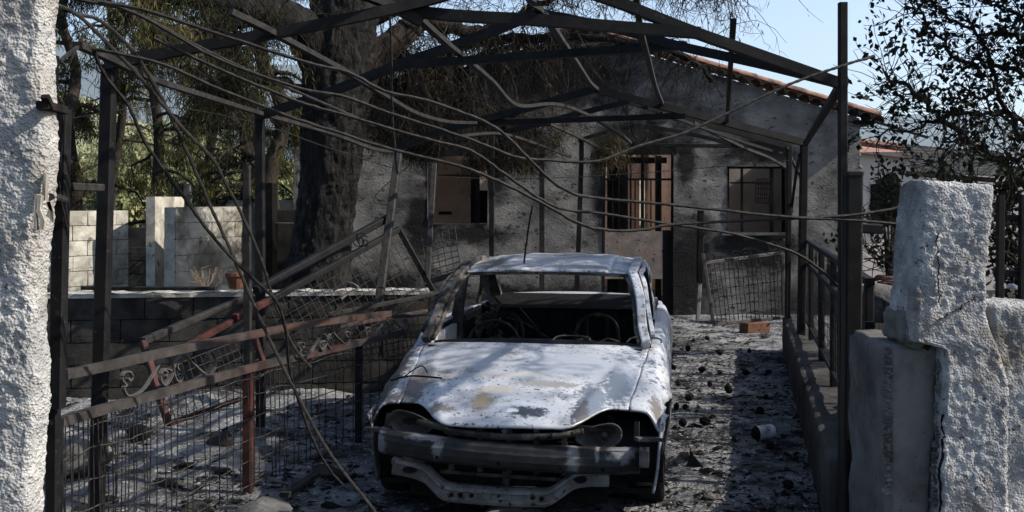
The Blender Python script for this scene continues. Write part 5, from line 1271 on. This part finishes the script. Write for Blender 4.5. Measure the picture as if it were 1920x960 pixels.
# engine bay
MB().box((0, .75, .36), (.7, .5, .30)).build('engine_block', INNER, car, world=False)
MB().box((0, .20, .30), (1.1, .02, .34)).build('radiator', SOOT, car, world=False)
MB().box((0, .7, .20), (1.3, .9, .02)).build('under_tray', SOOT, car, world=False)
for sg in (-1, 1): MB().box((.55 * sg, .85, .40), (.04, .8, .34)).build('inner_wing', INNER, car, world=False)
mb = MB(); mb.path(smoothpath([(-.50, .16, .565), (-.33, .11, .545), (-.30, .10, .53), (0, .085, .515), (.26, .10, .525), (.42, .14, .55)], 8), .03, .034); mb.build('radiator_hose', BARE, car, world=False, smooth=True)
MB().path([(-.58, .20, .56), (-.3, .14, .575), (0, .13, .57), (.3, .14, .57), (.58, .20, .55)], .05, .02).build('bonnet_slam_panel', INNER, car, world=False)
for x in (-.30, -.14, .02, .17, .32): MB().beam((x, .12, .30), (x, .12, .56), .03, .02).build('radiator_upright', BARE, car, world=False)
MB().tube([(0.0, .09, .548), (0, .075, .548)], .016, 10).build('bonnet_catch', LAMP, car, world=False)
# bumper beam
def sweep(name, path, prof, m):
    mb = MB(); n = len(prof); vs = []
    for k, (x, y, z) in enumerate(path):
        for (py, pz) in prof: vs.append((x, y + py, z + pz))
    fs = [(i*n+j, i*n+(j+1) % n, (i+1)*n+(j+1) % n, (i+1)*n+j) for i in range(len(path)-1) for j in range(n)]
    fs += [tuple(range(n-1, -1, -1)), tuple((len(path)-1)*n + j for j in range(n))]; mb.add(vs, fs); return mb.build(name, m, car, world=False)
bp = [(x / 20 * .72, .0 + .11 * (x / 20) ** 2 + .03 * ss(.8, 1, abs(x / 20)), .418 - .03 * (x / 20) + .0015 * math.sin(x * 2.1)) for x in range(-20, 21)]
o = sweep('bumper_beam', bp, [(.0, -.052), (-.006, -.02), (-.004, .018), (.004, .030), (.010, .050), (.045, .066), (.09, .066), (.09, -.072), (.02, -.072)], BEAM)
for x, z in ((-.36, .432), (-.02, .417), (.31, .403), (.53, .395)):
    yb_ = .11 * (x / .745) ** 2; MB().tube([(x, yb_ + .011, z - .035), (x, yb_ - .0065, z - .035)], .011, 12).build('black_bolt_disc', SOOT, o, world=False)  # solid black discs: the dark inside of bolt holes put into colour
for sg in (-1, 1): MB().box((.50 * sg, .16, .40), (.12, .18, .10)).build('beam_bracket', BARE, car, world=False)
MB().box((.745, .12, .42), (.05, .10, .09)).build('beam_bracket', BARE, car, world=False)
# lower cross member
cm = [(-.63, .10, .315), (-.60, .08, .32), (-.50, .07, .305), (-.43, .06, .28), (-.36, .05, .215), (-.30, .05, .19), (-.15, .05, .182), (0, .05, .18), (.15, .05, .182), (.24, .05, .19), (.31, .06, .235), (.38, .07, .285), (.46, .08, .30), (.56, .10, .30)]
cmf = [tuple(v) for v in smoothpath(cm, 4)]
o = sweep('lower_cross_member', cmf, [(-.01, -.045), (-.016, -.028), (-.003, -.020), (-.003, .014), (-.016, .022), (-.008, .040), (.02, .05), (.09, .04), (.09, -.05)], XM)
def hole(x, y, z, rx, rz):
    mb = MB(); n = 16; f = [(x + rx * math.cos(a * 2 * math.pi / n), y - .012, z + rz * math.sin(a * 2 * math.pi / n)) for a in range(n)]; b = [(p[0], y + .02, p[2]) for p in f]
    mb.add(f + b, [tuple(range(n))] + [(i, n + i, n + (i+1) % n, (i+1) % n) for i in range(n)]); mb.build('black_hole_disc', SOOT, o, world=False)  # closed black plugs, the shade of the holes given as colour
for x, r in ((-.285, .013), (-.235, .014), (-.175, .013), (.155, .009), (.205, .014)): hole(x, .055, .183, r, r)
hole(-.52, .066, .31, .04, .018); hole(.41, .068, .297, .035, .02)
for x0, x1 in ((-.12, -.07), (-.03, .04)): MB().box(((x0+x1)/2, .047, .183), (x1-x0, .012, .03)).build('pressed_rib', XM, o, world=False)
MB().box((0, .13, .26), (.035, .02, .10)).build('centre_stay', BARE, car, world=False)
MB().tube([(-.36, .10, .30), (-.2, .12, .285), (.3, .12, .275)], .012, 6).build('coolant_pipe', BARE, car, world=False)
# headlights
for sg in (-1, 1):
    cx, cy, cz = (.525 if sg > 0 else -.565), .17, .535 - .018 * sg; 
    mb = MB()
    def bowl(u, v):
        a = u * 2 * math.pi; r = v; k = (r ** 2)
        ex = .15 if math.cos(a) * sg < 0 else .10; 
        x = cx + ex * r * math.cos(a); z = cz + (.070 + .012 * math.cos(a) * sg) * r * math.sin(a) - .018 * math.cos(a) * sg * r * -1
        return (x, cy + .075 * (1 - k) - .012 + .05 * abs(x - cx) * (1 if math.cos(a) * sg > 0 else 0), z)
    mb.grid(bowl, 28, 8, sg > 0); hl = mb.build('headlight', LAMP, car, smooth=True, world=False); solid(hl, .006)
    mb = rock_mesh(.024, 1, 2, (1, .9, 1), 0); mb.v = [(a + cx, b + cy + .045, d + cz) for a, b, d in mb.v]; mb.build('bulb_cap', BARE, hl, smooth=True, world=False)
    MB().beam((.70 * sg, .30, .575), (.70 * sg, .24, .50), .03, .02).build('lamp_bracket', INNER, car, world=False)
    MB().path([(.70 * sg, .20, .50), (.79 * sg, .26, .49), (.83 * sg, .32, .475)], .05, .02).build('wing_bracket', BARE, car, world=False)
# wheels
for sg in (-1, 1):
    for wy in (.80, 3.36):
        wz = .235; wh = bpy.data.objects.new('wheel', None)
        mb = MB(); n = 32; prof = [(-.08, .17), (-.09, .21), (-.085, .245), (-.06, .262), (.0, .266), (.06, .262), (.085, .245), (.09, .21), (.08, .17)]
        vs = []
        for k in range(n):
            a = 2 * math.pi * k / n
            for px_, r in prof:
                z = wz + r * math.sin(a); z = max(z, .012); vs.append((sg * .755 + px_, wy + r * math.cos(a), z))
        m_ = len(prof); mb.add(vs, [(k*m_+j, k*m_+j+1, ((k+1) % n)*m_+j+1, ((k+1) % n)*m_+j) for k in range(n) for j in range(m_-1)])
        ty = mb.build('wheel', TYRE, car, smooth=True, world=False)
        mb = MB(); mb.tube([(sg * .68, wy, wz), (sg * .80, wy, wz)], .172, 28); mb.tube([(sg * .80, wy, wz), (sg * .825, wy, wz)], .05, 14)
        for k in range(8):
            a = k * math.pi / 4; mb.box((sg * .81, wy + .11 * math.cos(a), wz + .11 * math.sin(a)), (.02, .03, .03), Matrix.Rotation(a, 3, 'X'))
        mb.build('rim', BARE, ty, world=False)
# bent wiper remnants and twig fallen on the hood
mb = MB(); mb.tube(smoothpath([(-.78, .62, .70), (-.66, .60, .735), (-.52, .56, .74), (-.45, .56, .735)], 5), .006, 5); mb.tube(smoothpath([(-.72, .66, .71), (-.62, .72, .78), (-.56, .64, .755)], 5), .004, 5)
tag(mb.build('fallen_twig', SOOT, None), 'thin black twig lying across the left hood edge', 'twig'); tw_ = bpy.data.objects['fallen_twig']; tw_.location = car.location; tw_.rotation_euler = car.rotation_euler; tw_.scale = car.scale; tw_.location.z += .015
for sx, s in ((.12, .22), (.60, .2)):
    MB().tube(smoothpath([(sx, 1.30, .895), (sx + .05, 1.33, .925), (sx + s, 1.34, .92), (sx + s + .02, 1.32, .895)], 4), .006, 5).build('wiper_arm', LAMP, car, world=False)
# ------------------------------------------------------------------ haze (one even box of air)
hb = MB(); hb.box((0, 2900, 518), (13000, 6600, 1044)); hz_ = hb.build('haze', None)
hm = bpy.data.materials.new('haze_air'); hm.use_nodes = True; hn = hm.node_tree.nodes; hn.remove(hn['Principled BSDF'])
pv = hn.new('ShaderNodeVolumePrincipled'); pv.inputs['Color'].default_value = (.68, .81, 1, 1); pv.inputs['Density'].default_value = .00011; pv.inputs['Anisotropy'].default_value = .2
hm.node_tree.links.new(pv.outputs[0], hn['Material Output'].inputs['Volume']); hz_.data.materials.append(hm)
tag(hz_, 'thin pale bluish air fading the far mountains', 'haze', kind='stuff')
